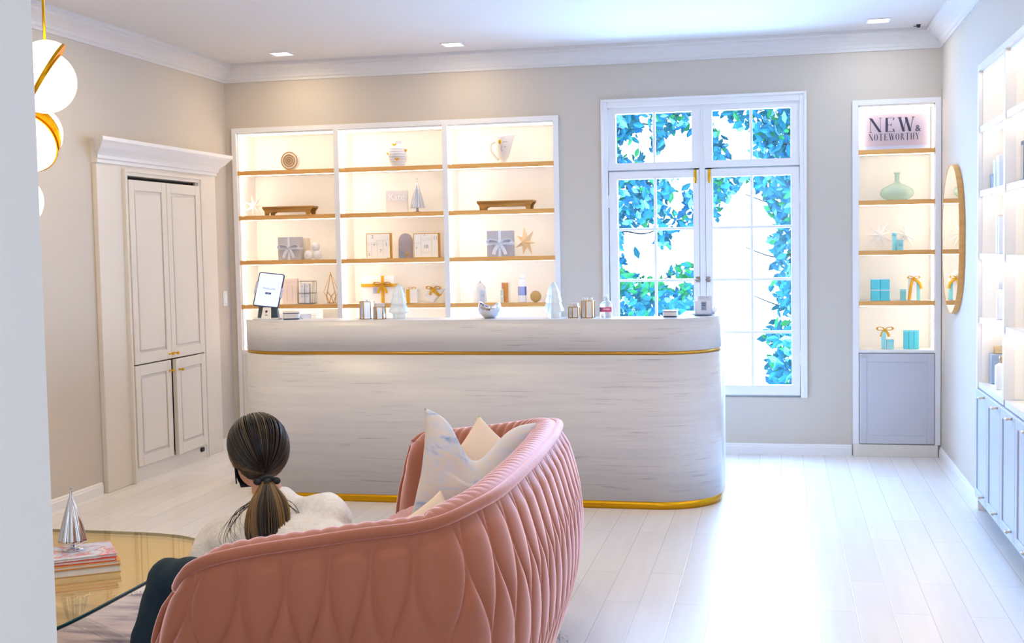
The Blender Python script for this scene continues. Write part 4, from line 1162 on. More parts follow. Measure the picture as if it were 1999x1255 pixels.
# --- fourth shelf
t = thing('panel_box', 'tall pale pink box with a ruled front behind the tablet', 'box', on(568, .13, SH[3]))
w = 32*k; h = 51*k
MB().box(-w/2, w/2, -.02, .02, 0, h, .002).build('box', mat('blush_card', (232,214,204), .6), t)
m = MB()
for z in (.90,.84): m.box(-w/2+.006, w/2-.006, -.0212, -.0195, h*z-.001, h*z+.001)
m.box(-.022,-.020,-.0212,-.0195,.02,h*.7); m.box(.020,.022,-.0212,-.0195,.02,h*.7); m.box(-.022,.022,-.0212,-.0195,h*.7-.002,h*.7)
m.build('printed_lines', mat('blush_line', (208,190,184), .6), t)
rack = thing('wire_rack', 'small grey wire rack with two tiers of white boxes', 'rack', on(601, .12, SH[3]))
w, h = 33*k, 46*k; m = MB(); gw = mat('grey_wire', (120,120,128), .35, metal=.8)
for x in (-w/2, w/2-.012, w/2):
    for y in (-.028, .028): m.tube([(x,y,0),(x,y,h)], .0016, 6)
for z in (.003, h*.47, h-.002):
    m.tube([(-w/2,-.028,z),(w/2,-.028,z),(w/2,.028,z),(-w/2,.028,z)], .0018, 6, closed=True)
m.build('frame', gw, rack)
m = MB(); m.box(-w/2, w/2, -.028, .028, .002, .004); m.box(-w/2, w/2, -.028, .028, h*.47-.002, h*.47); m.build('tier', gw, rack)
for j, (x, z) in enumerate(((-.030,.005),(.008,.005),(-.030,h*.47+.001),(.008,h*.47+.001))):
    lab = ('lower left','lower right','upper left','upper right')[j]
    t = thing('small_carton', 'little white carton in the grey wire rack, %s of four' % lab, 'box', rack.location+Vector((x-.004, 0, z)), 0, 'cartons in the wire rack')
    MB().box(-.0165, .0165, -.022, .022, 0, h*.42, .0015).build('carton', mat('bluewhite_card', (222,226,234), .5), t)
    MB().box(-.008, .008, -.0228, -.0222, h*.30, h*.31).box(-.010, .010, -.0228, -.0222, h*.27, h*.275).build('print', gw, t)
t = thing('wire_terrarium', 'gold wire geometric terrarium standing at the end of the shelf', 'ornament', on(647, .12, SH[3]))
m = MB(); apex = Vector((0,0,.232)); hexa = [Vector((.058*math.cos(a), .05*math.sin(a), .088)) for a in [PI*k/3+.26 for k in range(6)]]
mid = [Vector((.040*math.cos(a), .036*math.sin(a), .055)) for a in [PI*k/3+.26+PI/6 for k in range(6)]]; base = [Vector((.030*math.cos(a), .028*math.sin(a), .004)) for a in [PI*k/3+.26 for k in range(6)]]
for k_ in range(6):
    m.tube([apex, hexa[k_]], .0016, 6); m.tube([hexa[k_], mid[k_]], .0016, 6); m.tube([hexa[k_], mid[k_-1]], .0016, 6); m.tube([mid[k_], base[k_]], .0016, 6); m.tube([mid[k_], base[(k_+1)%6]], .0016, 6); m.tube([base[k_], base[(k_+1)%6]], .002, 6)
m.tube([apex+Vector((0,0,-.004)), apex+Vector((0,0,.012))], .003, 6); m.build('wire_frame', goldw_m, t)
m = MB(); m.prism([(p.x, p.y) for p in base], .001, .006); m.build('floor_plate', brass_m, t)
# bay 2
w, h = 66*k, 54*k
gb = thing('gift_box', 'large white gift box with broad gold velvet ribbon and a small silver tag', 'gift box', on(741.5, .14, SH[3]), 0, 'ribboned gift boxes')
MB().box(-w/2, w/2, -.04, .04, 0, h*.64, .002).build('box', mat('white_card', (242,238,234), .55), gb)
MB().box(-w/2-.003, w/2+.003, -.043, .043, h*.64, h, .002).build('lid', MATS['white_card'], gb)
r_ = MB(); vx = w*.16; r_.box(vx-.012, vx+.012, -.0455, .0455, 0, h+.002); r_.box(-w/2-.005, w/2+.005, -.0455, .0455, h*.60, h*.60+.024)
rb = r_.build('ribbon', gold_m, gb); bow(rb, (vx, -.052, h*.66), .062, gold_m)
MB().box(-.035, -.006, -.047, -.0455, h*.36, h*.58).build('tag', mat('silver_tag', (190,196,214), .3, metal=.3), gb)
t = thing('clear_cube', 'pale clear box behind the frosted tree, beside the ribboned box', 'box', on(781, .12, SH[3]))
m = MB(); m.box(-.042,.030,-.02,.02,0,.105); m.build('box', mat('ice_acrylic', (228,234,238), .2), t); MB().box(-.044,.032,-.022,.022,.088,.122,.002).build('lid', MATS['white_card'], t)
gift(805, .11, SH[3], 26*k, 27*k, .07, 'small white gift box with wide gold ribbon, standing upright', MATS['white_card'], gold_m, vx=-.022, bs=0, horiz=False, rw=.028)
o_ = [o for o in COL.objects if o.name.startswith('gift_box')][-1]
bow([c for c in o_.children if c.name.startswith('ribbon')][0], (.004, -.01, 27*k+.008), .026, gold_m, tails=False)
t = thing('gift_box', 'white gift box with gold bow leaning on one corner', 'gift box', on(838, .10, SH[3])+Vector((.004,0,.002)), 0, 'ribboned gift boxes')
A = Matrix.Translation((.0,0,.008)) @ Matrix.Rotation(math.radians(40), 4, 'Y')
mm = MB(); mm.box(-.042, .042, -.03, .03, 0, .130, .002, T=A); o = mm.build('box', MATS['white_card'], t)
mm = MB(); mm.box(-.0435, .0435, -.0315, .0315, .088, .133, .002, T=A); mm.build('lid', MATS['white_card'], t)
mm = MB(); mm.box(-.045, .045, -.033, .033, .064, .086, T=A); rb = mm.build('ribbon', gold_m, t)
zmin = min((A @ Vector((x, 0, 0))).z for x in (-.042, .042))
t.location.z += -zmin+.0; bow(rb, A @ Vector((-.018, -.040, .088)), .05, gold_m); t.location.z = SH[3]-zmin+.001
# bay 3
t = thing('glass_cloche', 'clear glass cloche jar with a small silver finial', 'jar', on(937.5, .12, SH[3]))
q = catmull([(.048,0,0),(.050,.03,0),(.047,.08,0),(.040,.115,0),(.022,.138,0),(.010,.146,0)], 5)
MB().lathe([(p.x, p.y) for p in q], 32).build('glass_body', mat('pale_blue_jar', (226,232,242), .1, trans=.6, ior=1.2), t)
MB().ell((0,0,.155), (.009,.009,.012), 12).build('finial', mat('satin_silver', (206,208,216), .22), t)
t2 = thing('small_carton', 'pale lilac carton in front of the glass cloche jar', 'box', on(943, .05, SH[3])); MB().box(-.019,.019,-.015,.015,0,.095,.002).build('carton', mat('lilac_card', (206,210,226), .5), t2)
MB().box(-.012,.012,-.0158,-.0148,.05,.052).box(-.012,.012,-.0158,-.0148,.058,.060).build('print', mat('slate_card', (146,152,170), .6), t2)
t = thing('product_box', 'bright orange tall box with a pink corner in a clear sleeve', 'box', on(987, .10, SH[3]))
MB().box(-.013,.020,-.018,.018,0,.142,.002).build('box', mat('orange_card', (242,152,44), .45), t)
MB().box(-.022,-.013,-.018,.018,.10,.143,.001).build('flap', mat('pink_card', (236,140,140), .45), t)
MB().box(-.026,.032,-.022,.022,0,.148).build('sleeve', jar_m, t)
t = thing('product_carton', 'small pale green carton leaning on the orange box', 'box', on(980.5, .055, SH[3])); MB().box(-.010,.010,-.012,.012,0,.092,.001).build('carton', mat('sage_card', (206,212,200), .5), t)
MB().box(-.007,.007,-.0126,-.0118,.04,.05).build('label', paper_m, t)
t = thing('bottle', 'slim white bottle with periwinkle blue label on the oak shelf', 'bottle', on(1020, .10, SH[3]))
MB().lathe([(.030,0),(.032,.006),(.032,.150),(.024,.162),(.018,.168)], 28).build('bottle_body', mat('white_bottle', (240,240,244), .3), t)
MB().lathe([(.0325,.05),(.0325,.115)], 28, a0=-PI*.95, a1=-PI*.25).build('label', mat('periwinkle_label', (160,172,220), .4), t)
MB().lathe([(.0327,.05),(.0327,.115)], 12, a0=-PI*.25, a1=-PI*.05).build('label_edge', mat('indigo_label', (92,104,180), .4), t)
MB().lathe([(.018,.168),(.020,.170),(.020,.196),(.017,.199)], 24).build('cap', MATS['white_bottle'], t)
t = thing('decorative_ball', 'gold glitter ball at the right end of the shelf', 'ornament', on(1046, .09, SH[3]))
m = MB(); m.ell((0,0,.041), .041, 28, rows=18); 
for v in m.bm.verts: v.co += (v.co-Vector((0,0,.041))).normalized()*random.uniform(-.0012,.0012)
m.build('ball', mat('gold_glitter', (204,170,108), .45, metal=.35, bump=(300,.6)), t)
# framed document on the lowest shelf
t = thing('document_stand', 'low document card with ruled print at the foot of the bookcase', 'sign', on(612, .10, SH0))
MB().box(-.115,.085,-.006,.006,0,.300,.001).build('card', paper_m, t)
m = MB(); m.box(-.112,.082,-.0072,-.006,.283,.285)
for z, a_, b_ in ((.268,-.09,-.02),(.268,0,.05),(.256,-.10,-.05),(.256,-.03,.03),(.244,-.02,.03),(.232,-.09,.05),(.22,-.09,.04)): m.box(a_, b_, -.0072, -.006, z, z+.003)
m.build('printed_lines', mat('taupe_ink', (150,140,140), .5), t)

# ================================================================ on the counter
CT = 1.075; kc = px2m(-1.8)
t = thing('checkout_tablet', 'check-in tablet with bright screen on a white stand with a card in front', 'tablet', on(522, -1.80, CT)+Vector((0,.0,.0)))
dkb = mat('dark_blue_bezel', (34,44,92), .3)
m = MB(); m.lathe([(.085,0),(.085,.006),(.078,.010)], 40, T=Matrix.Diagonal((1.05,.95,1,1))); m.build('base', mat('pale_grey_plastic', (214,212,214), .35), t)
m = MB(); m.prism([(-.072,.008),(.062,.008),(.052,.085),(-.060,.085)], -.045, -.018, T=UP); m.build('stand', mat('slate_green_plastic', (92,104,108), .4), t)
A = Matrix.Translation((.022,-.012,.178)) @ Matrix.Rotation(math.radians(7), 4, 'Z') @ Matrix.Rotation(math.radians(-20), 4, 'X') @ Matrix.Rotation(math.radians(7), 4, 'Y')
m = MB(); m.box(-.078,.078,-.004,.005,-.106,.106,.0,T=A); 
def rrect(w, h, r, n_=6):
    return [(cx_+r*math.cos(a), cy_+r*math.sin(a)) for cx_, cy_, a0 in ((w/2-r,h/2-r,0),(-w/2+r,h/2-r,PI/2),(-w/2+r,-h/2+r,PI),(w/2-r,-h/2+r,1.5*PI)) for a in [a0+PI/2*i/n_ for i in range(n_+1)]]
m.bm.clear(); m.prism(rrect(.160,.216,.012), -.004, .006, T=A @ UP); tab = m.build('tablet', dkb, t)
m = MB(); m.prism(rrect(.148,.204,.006), .0062, .0066, T=A @ UP); m.build('screen', mat('tablet_screen', (214,230,255), .2, emis=.5, ecol=(200,222,255)), tab)
text_obj('Welcome', .020, 'lettering', mat('screen_blue_text', (120,150,220), .5), tab, A @ upt(0, -.0068, .008), .0002)
m = MB(); m.prism(rrect(.038,.012,.0059), .0066, .0072, T=A @ upt(0, 0, -.022)); m.build('button', mat('screen_navy', (20,54,140), .5), tab)
m = MB(); m.prism(rrect(.016,.003,.001), .0072, .0075, T=A @ upt(0, 0, -.022)); m.build('button_dash', mat('screen_white', (230,240,255), .5), tab)
m = MB(); m.box(-.088,-.076,-.012,.014,-.03,.045,.003,T=A); m.box(.076,.086,-.008,.010,-.04,.02,.003,T=A); m.build('side_clip', mat('lilac_grey_plastic', (188,188,206), .4), t)
t2 = thing('display_card', 'small white card leaning before the tablet stand', 'card', on(520, -1.862, CT), .05)
m = MB(); m.prism([(-.034,.001),(.030,.001),(.028,.078),(-.022,.078)], 0, .0015, T=Matrix.Rotation(math.radians(-8), 4, 'X') @ UP); m.build('card', paper_m, t2)
m = MB(); m.box(-.006,.006,-.0035,-.002,.045,.058,T=Matrix.Rotation(math.radians(-8), 4, 'X')); m.box(-.01,.01,-.0035,-.002,.028,.030,T=Matrix.Rotation(math.radians(-8), 4, 'X')); m.build('print', navy_m, t2)
def reader(px, Y, label, s=1, rz=0, top=None):
    t = thing('card_reader', label, 'card reader', on(px, Y, CT), rz, 'white card readers')
    m = MB(); m.prism(rrect(.090*s,.090*s,.014), 0, .008); m.build('rubber_base', mat('navy_rubber', (60,74,110), .5), t)
    m = MB(); m.prism(rrect(.096*s,.096*s,.016), .008, .036*s); m.box(-.04*s,.04*s,-.04*s,.04*s,.036*s,.040*s,.002); m.build('shell', mat('pale_grey_plastic', (214,212,214), .35), t)
    m = MB(); m.prism(rrect(.0985*s,.0985*s,.017), .040*s, .048*s); m.build('lid', MATS['pale_grey_plastic'], t)
    m = MB(); m.prism(rrect(.095*s,.095*s,.016), .036*s, .040*s); m.build('slot_line', dkb, t)
reader(569.5, -1.80, 'square white card reader beside the tablet stand', 1.02, .3)
t = thing('cable', 'short thin dark cable beside the reader near the tablet', 'cable', on(588, -1.78, CT))
MB().tube(catmull([(-.02,.01,.014),(-.008,.0,.016),(.004,-.006,.006),(.016,-.012,.0015)], 5), .0013, 6).build('cord', black_m, t)
reader(1309, -1.78, 'square white card reader alone near the rounded right counter end', .82, -.1)
# mirrored canisters with brass edges
def canister(px, Y, r, h, label, kind):
    t = thing('canister', label, 'canister', on(px, Y, CT), 0, 'mirrored canisters with brass edges')
    n_ = 6; V = [(r*math.cos(a), r*math.sin(a)) for a in [2*PI*i/n_+.35 for i in range(n_)]]
    MB().prism(V, .001, h).build('panels', mirp_m, t)
    m = MB()
    for x, y in V: m.tube([(x, y, 0), (x, y, h)], .0032, 6)
    for z in (.002, h): m.tube([(x, y, z) for x, y in V], .0018, 6, closed=True)
    m.build('brass_edges', brass_m, t)
    if kind == 'lid':
        m = MB(); m.prism([(x*.86, y*.86) for x, y in V], h, h+.022); l = m.build('lid', mat('pearl_lid', (220,214,216), .3), t)
    if kind == 'knob':
        m = MB(); m.prism([(x*.9, y*.9) for x, y in V], h, h+.004); l = m.build('lid', mirp_m, t); MB().ell((0,0,h+.008), .006, 10).build('knob', chrome_m, l)
    if kind == 'swabs':
        for i in range(9):
            a = i*2.4; x, y = r*.6*math.cos(a), r*.6*math.sin(a)
            m = MB(); m.tube([(x,y,h-.03),(x*1.2,y*1.2,h+.010)], .0011, 6); m.ell((x*1.2,y*1.2,h+.012), (.0035,.0035,.006), 8); m.build('cotton_swab', mat('cotton', (252,250,246), .9), t)
canister(717, -1.80, .042, .104, 'taller mirrored brass-edged canister left of the frosted tree', 'knob')
canister(741, -1.82, .036, .072, 'short mirrored brass-edged canister with pearly lid, beside its taller twin', 'lid')
canister(1121, -1.80, .033, .080-.018, 'short mirrored canister with pearly lid near the water bottle', 'lid')
canister(1148, -1.82, .038, .098, 'mirrored canister filled with cotton swabs beside the water bottle', 'swabs')
def glass_tree(px, Y, h, label):
    t = thing('glass_tree', label, 'ornament', on(px, Y, CT), 0, 'frosted glass trees')
    pr_ = [(.036,0),(.037,.002),(.036,.026),(.040,.030),(.056,.036),(.058,.042),(.044,.080),(.040,.084),(.047,.090),(.036,.125),(.033,.130),(.037,.136),(.024,.172),(.015,.188),(.006,h-.002),(0,h)]
    fl = lambda a, z: .05*math.sin(a*8)*(1 if z > .028 else 0)
    pr_ = [(r_, z*h/.20) if z < .19 else (r_, z) for r_, z in pr_]
    MB().lathe(pr_, 64, rib=fl).build('glass_body', frost_m, t)
glass_tree(779, -1.78, .205, 'frosted glass tree with fluted skirts beside the short mirrored canister')
glass_tree(1081, -1.78, .205, 'frosted glass tree standing before the bookcase corner')
t = thing('chrome_bowl', 'round chrome bowl with a scooped opening on the marble counter', 'bowl', on(956, -1.80, CT))
m = MB(); rows, rin = [], []
R = .068
for i in range(22):
    for rr, L_ in ((R, rows), (R-.005, rin)):
        row = []
        for k_ in range(48):
            a = 2*PI*k_/48; thm = PI*(.60+.07*math.cos(2*a)); th = .38+(thm-.38)*i/21
            row.append((rr*math.sin(th)*math.cos(a), rr*math.sin(th)*math.sin(a), R*.93-rr*math.cos(th)))
        L_.append(row)
V = m.grid(rows, True, closeu=True); V2 = m.grid(rin, True, closeu=True, flip=True); m._f(V[0][::-1]); m._f(V2[0])
for k_ in range(48): m._f([V[-1][k_], V[-1][(k_+1) % 48], V2[-1][(k_+1) % 48], V2[-1][k_]])
m.build('bowl', chrome_m, t)
t = thing('water_bottle', 'clear plastic water bottle with red and blue label on the counter', 'bottle', on(1183, -1.78, CT))
pr_ = [(.033,0),(.036,.004),(.036,.022),(.034,.026),(.036,.030),(.036,.068),(.032,.082),(.016,.098),(.0125,.102),(.0125,.110)]
MB().lathe(pr_, 32).build('bottle_body', mat('clear_water_plastic', (236,242,250), .08, trans=.75, ior=1.2), t)
for a0, a1, mm_ in ((-PI*1.05,-PI*.72,mat('label_blue', (50,64,132), .4)),(-PI*.72,-PI*.06,mat('label_red', (204,84,118), .4))):
    MB().lathe([(.0366,.032),(.0366,.060)], 16, a0=a0, a1=a1).build('label_blue' if a0 < -3.2 else 'label_red', mm_, t)
MB().lathe([(.0368,.046),(.0368,.051)], 10, a0=-PI*.6, a1=-PI*.25).build('label_stripe', mat('label_white', (236,214,226), .4), t)
MB().lathe([(.014,.110),(.014,.124),(.012,.126)], 20).build('cap', mat('white_bottle', (240,240,244), .3), t)
t = thing('leaflet_holder', 'white leaflet holder on a round grey dish at the counter end', 'holder', on(1372, -1.64, CT))
MB().lathe([(.03,0),(.055,.003),(.070,.010),(.068,.012),(.05,.006),(.0,.005)], 36).build('dish', mat('blue_grey_dish', (150,164,196), .3), t)
MB().box(-.045,.045,-.014,.014,.008,.085,.002).build('holder_box', mat('bluewhite_card', (222,226,234), .5), t)
MB().box(-.030,.052,.014,.018,.020,.112,.001).build('leaflet', mat('pale_lilac_paper', (214,216,232), .6), t)
m = MB(); m.box(-.008,.022,-.0152,-.0142,.030,.080); m.build('photo_print', mat('grey_blue_print', (150,160,186), .5), t)
m = MB(); m.box(-.003,.017,-.0158,-.0150,.066,.072); m.box(-.003,.017,-.0158,-.0150,.054,.062); m.box(-.002,.010,-.0158,-.0150,.040,.044); m.build('print', mat('slate_print', (96,104,136), .5), t)
for z in (.098,.104): MB().box(-.02,.035,.0132,.0142,z,z+.0015).build('print', mat('slate_card', (146,152,170), .6), t)
t2 = thing('crumpled_tissue', 'crumpled white tissue right of the leaflet holder', 'tissue', on(1392, -1.60, CT))
m = MB(); m.ell((0,0,.026), (.022,.020,.026), 20, rows=12)
for v in m.bm.verts: v.co += (v.co-Vector((0,0,.026))).normalized()*noise.noise(v.co*70)*.010; v.co.z = max(v.co.z, .001)
m.build('tissue', mat('cotton', (252,250,246), .9), t2)
t2 = thing('crumpled_tissue', 'small white tissue lying against the water bottle', 'tissue', on(1177, -1.85, CT))
m = MB(); m.ell((0,0,.013), (.012,.010,.014), 16, rows=10)
for v in m.bm.verts: v.co += (v.co-Vector((0,0,.013))).normalized()*noise.noise(v.co*120)*.005; v.co.z = max(v.co.z, .001)
m.build('tissue', MATS['cotton'], t2)

# ================================================================ display niche contents
t = thing('shelf_sign', 'pink-grey shop sign with dark lettering at the top of the narrow niche', 'sign', on(1746.5, .06, SN[0]))
kn = px2m(.06); w, h = 123*kn, 74*kn
MB().box(-w/2, w/2, -.006, .010, .0, h, .001).build('board', mat('sign_paper', (184,170,182), .5), t)
MB().box(-w/2+.0005, w/2-.0005, -.0075, -.006, .0, h*.10).build('blue_edge', mat('sign_blue_edge', (176,182,206), .5), t)
def glyph(ch):
    """strokes (x0,y0,x1,y1,width) in a unit box; 'c': crescent"""
    K, k_ = .20, .035
    return {'N': [(.10,1,.90,0,K+.04),(.08,0,.08,.95,k_),(.92,.02,.92,1,k_),(-.06,1,.14,1,k_),(.8,1,1.05,1,k_),(-.04,0,.2,0,k_)],
      'E': [(.25,0,.25,1,K),(.25,.985,.86,.985,k_),(.25,.5,.66,.5,k_),(.25,.015,.90,.015,k_),(.80,.80,.88,1,.07),(.80,.22,.92,0,.09),(.62,.40,.66,.60,.05)],
      'W': [(.10,1,.36,0,K*.8),(.36,0,.52,1,k_),(.50,1,.76,0,K*.8),(.76,0,.96,1,k_),(-.04,1,.26,1,k_),(.86,1,1.06,1,k_)],
      'T': [(.5,0,.5,1,K),(.02,.985,.98,.985,k_),(.04,.80,.04,1,.05),(.96,.80,.96,1,.05),(.3,0,.7,0,k_)],
      'O': ['c'], 'R': [(.22,0,.22,1,K),(.22,.98,.6,.98,k_),(.22,.5,.6,.5,k_),(.62,.93,.62,.55,K),(.50,.48,.88,0,K)],
      'H': [(.20,0,.20,1,K),(.80,0,.80,1,K),(.2,.5,.8,.5,k_)], 'Y': [(.12,1,.50,.45,K),(.50,.45,.88,1,k_),(.5,0,.5,.46,K),(.78,1,1,1,k_)]}[ch]
def word(m, s, x, z, ch, cw, gap):
    for c in s:
        ww = cw*(1.35 if c == 'W' else 1)
        for st in glyph(c):
            if st == 'c':
                n_ = 14
                for sg in (-1, 1):
                    o_ = [(.5+sg*.46*math.cos(a), .5+.5*math.sin(a)) for a in [-PI/2+PI*i/n_ for i in range(n_+1)]]
                    i_ = [(.5+sg*.25*math.cos(a), .5+.48*math.sin(a)) for a in [-PI/2+PI*i/n_ for i in range(n_+1)]]
                    for a in range(n_):
                        q = [o_[a], o_[a+1], i_[a+1], i_[a]]
                        m._f([m.bm.verts.new((x+px_*ww, -.0072, z+pz*ch)) for px_, pz in q])
                continue
            x0, y0, x1, y1, w_ = st
            if abs(y1-y0) > .12: q = [(x0-w_/2,y0),(x0+w_/2,y0),(x1+w_/2,y1),(x1-w_/2,y1)]
            else: q = [(x0,y0-w_/2),(x1,y1-w_/2),(x1,y1+w_/2),(x0,y0+w_/2)]
            m._f([m.bm.verts.new((x+px_*ww, -.0072, z+pz*ch)) for px_, pz in q])
        x += ww+gap
    return x
m = MB(); x = word(m, 'NEW', -w*.355, h*.44, h*.34, w*.165, w*.035); 
o = m.build('lettering', navy_m, t, recalc=False)
m = MB(); word(m, 'NOTEWORTHY', -w*.365, h*.235, h*.165, w*.058, w*.0125); m.build('lettering', navy_m, t, recalc=False)
text_obj('&', .060, 'lettering', navy_m, t, upt(w*.325, -.0072, h*.50), .0004)
t = thing('glass_vase', 'pale green glass bottle vase with wide belly and short neck', 'vase', on(1751, .14, SN[1]))
q = catmull([(.05,0,0),(.085,.014,0),(.113,.045,0),(.100,.080,0),(.055,.108,0),(.024,.122,0),(.016,.14,0),(.016,.180,0),(.024,.192,0)], 6)
MB().lathe([(p.x, p.y) for p in q]+[(.020,.190),(.013,.178),(.013,.14)], 48).build('vase_body', mat('pale_sea_green_glass', (214,238,224), .08, trans=.55, ior=1.25), t)
star(on(1717, .12, SN[2]), .112, 'large folded white paper star in the narrow niche', star_m, 9, .32, .25, .1)
star(on(1769, .17, SN[2]), .112, 'smaller folded white star with many points behind the aqua bottle', star_m, 11, .30, -.15, .2)
t = thing('small_jar', 'pale aqua jar with a fluted lid between two white stars', 'jar', on(1746, .085, SN[2]))
MB().lathe([(.014,0),(.016,.004),(.016,.095),(.012,.10)], 20).build('jar_body', tealp_m, t); MB().lathe([(.017,.100),(.018,.118),(.012,.122)], 16, rib=lambda a, z: .06*math.sin(a*8)).build('lid', tealp_m, t)
t = thing('small_carton', 'pale aqua carton in front of the smaller white star', 'box', on(1757, .055, SN[2]))
MB().box(-.021,.021,-.015,.015,0,.072,.002).build('carton', tealp_m, t); MB().box(-.012,.012,-.0158,-.0148,.03,.034).box(-.010,.010,-.0158,-.0148,.04,.043).build('print', mat('teal_ink', (90,160,176), .5), t)
for j, (dx, z) in enumerate(((-9.2,.0),(9.2,.0),(-9.2,.0765),(9.2,.0765))):
    t = thing('aqua_box', 'small bright aqua box, %s of the four stacked in the niche' % ('lower left','lower right','upper left','upper right')[j], 'box', on(1718+dx, .10, SN[3])+Vector((0,0,z)), 0, 'stacked aqua boxes')
    MB().box(-.0305,.0305,-.03,.03,0,.070,.001).build('box', teal_m, t); MB().box(-.0308,.0308,-.0303,.0303,.070,.0762,.001).build('ribbon', ribbon_m, t)
t = thing('small_carton', 'little muted aqua carton left of the gold-ribboned box', 'box', on(1763, .10, SN[3]))
MB().box(-.018,.018,-.018,.018,0,.076,.001).build('carton', mat('muted_aqua_card', (128,198,206), .5), t); MB().box(-.0185,.0185,-.0185,.0185,.062,.077,.001).build('lid', tealp_m, t)
t = thing('gift_box', 'tall white and aqua gift box tied with a long gold ribbon', 'gift box', on(1782, .11, SN[3]), 0, 'ribboned gift boxes')
MB().box(-.030,.044,-.03,.03,0,.150,.002).build('box', mat('white_card', (242,238,234), .55), t)
MB().box(.022,.0445,-.031,.031,0,.130,.001).build('aqua_side', mat('muted_aqua_card', (128,198,206), .5), t)
mm = MB(); mm.ell((0,0,.170), (.03,.02,.03), 14); mm.build('tissue_top', paper_m, t)
m = MB(); m.tube(catmull([(-.004,-.034,.150),(-.016,-.036,.10),(-.022,-.036,.05),(-.028,-.034,.004)], 5), .0016, 8, flat=6, upv=(0,1,0))
m.tube(catmull([(.004,-.034,.150),(.022,-.040,.135),(.042,-.038,.115),(.052,-.036,.08)], 5), .0016, 8, flat=6, upv=(0,1,0)); rb = m.build('ribbon', gold_m, t)
bow(rb, (.002,-.034,.154), .036, gold_m, tails=False)
t = thing('gift_box', 'pale aqua gift box topped with a floppy gold bow, lowest niche shelf', 'gift box', on(1730, .10, SH0), 0, 'ribboned gift boxes')
MB().box(-.032,-.004,-.02,.02,0,.120,.001).build('box', tealp_m, t)
bow(t, (-.010,-.016,.134), .050, gold_m, tails=True)
t = thing('small_carton', 'low pale aqua carton beside the bow-topped box', 'box', on(1737.5, .09, SH0)); MB().box(-.024,.024,-.02,.02,0,.064,.001).build('carton', tealp_m, t)
MB().box(-.0245,.0245,-.0205,.0205,.05,.065,.001).build('lid', mat('aqua_lid', (120,212,226), .4), t)
for j, dx in enumerate((-10, 0, 10)):
    t = thing('aqua_box', 'tall slim bright aqua box, %s of three side by side' % ('left','middle','right')[j], 'box', on(1778.5+dx, .10, SH0), 0, 'tall aqua boxes')
    MB().box(-.0160,.0160,-.022,.022,0,.128,.001).build('box', teal_m, t); MB().box(-.0163,.0163,-.0223,.0223,.118,.129,.001).build('lid', mat('aqua_lid', (120,212,226), .4), t)

# ================================================================ right bookcase contents
XS = XR+.060
def rpos(px, py, z, X=XS): p = at(px, py, 0, X); return Vector((X, p.y, z))
def rbox(px, z, w, d, h, label, m_, lidm=None, X=XS, name='small_carton', rz=0):
    t = thing(name, label, 'box', rpos(px, 500, z, X), rz)
    MB().box(-d/2, d/2, -w/2, w/2, 0, h, .002).build('carton', m_, t); MB().box(-d/2-.001, d/2+.001, -w/2-.001, w/2+.001, h*.8, h+.001, .001).build('lid', lidm or m_, t)
bc, lc = mat('bluewhite_card', (222,226,234), .5), mat('steel_blue_card', (160,180,212), .5)
rbox(1944, SR[1], .07, .05, .085, 'small blue-grey carton nearest the mirror in the right bookcase', lc)
rbox(1951, SR[1], .085, .06, .155, 'upright pale blue carton in the right bookcase, beside a small dark one', bc, X=XS+.010)
rbox(1957, SR[1], .08, .05, .17, 'upright pale blue carton with a white band in the right bookcase', mat('ice_blue_card', (206,218,236), .5), bc, X=XS)
rbox(1955, SR[2], .06, .05, .20, 'tall taupe and cream box on the middle shelf of the right bookcase', mat('taupe_cream_card', (216,204,200), .5), X=XS)
rbox(1957, SR[2], .04, .04, .19, 'narrow pale blue box beside the taupe one in the right bookcase', bc, X=XS-.006)
def rbottle(px, z, r, h, label, bm_, cm, X=XS, sq=False):
    t = thing('bottle', label, 'bottle', rpos(px, 500, z, X))
    if sq:
        MB().box(-r, r, -r, r, 0, h*.8, .004).build('bottle_body', bm_, t); MB().box(-r*.55, r*.55, -r*.55, r*.55, h*.8, h, .003).build('cap', cm, t)
    else:
        MB().lathe([(r,0),(r*1.03,.004),(r,h*.72),(r*.45,h*.80)], 24).build('bottle_body', bm_, t); MB().lathe([(r*.42,h*.80),(r*.42,h),(r*.38,h+.002)], 20).build('cap', cm, t)
gc = mat('gold_cap', (206,176,130), .3, metal=.6)
rbottle(1954, SR[3], .022, .20, 'slim white bottle with a printed pale collar in the right bookcase', mat('white_bottle', (240,240,244), .3), bc)
rbottle(1950, SR[4], .042, .20, 'smoky blue square bottle with gold cap on the lowest lit shelf', mat('smoky_blue_glass', (150,170,196), .15), gc, X=XS+.015, sq=True)
rbottle(1958, SR[4], .036, .17, 'white bottle with gold cap and label in front of the smoky one', mat('white_bottle', (240,240,244), .3), gc, X=XS-.010)
t = thing('picture_frame', 'small blue-grey framed card in the second bay of the right bookcase', 'picture frame', rpos(1997.5, 300, SR[1]))
MB().box(-.008,.008,-.06,.06,0,.20,.002).build('frame', mat('steel_blue_frame', (120,140,176), .4), t); MB().box(-.010,-.008,-.045,.045,.02,.18).build('card', paper_m, t)

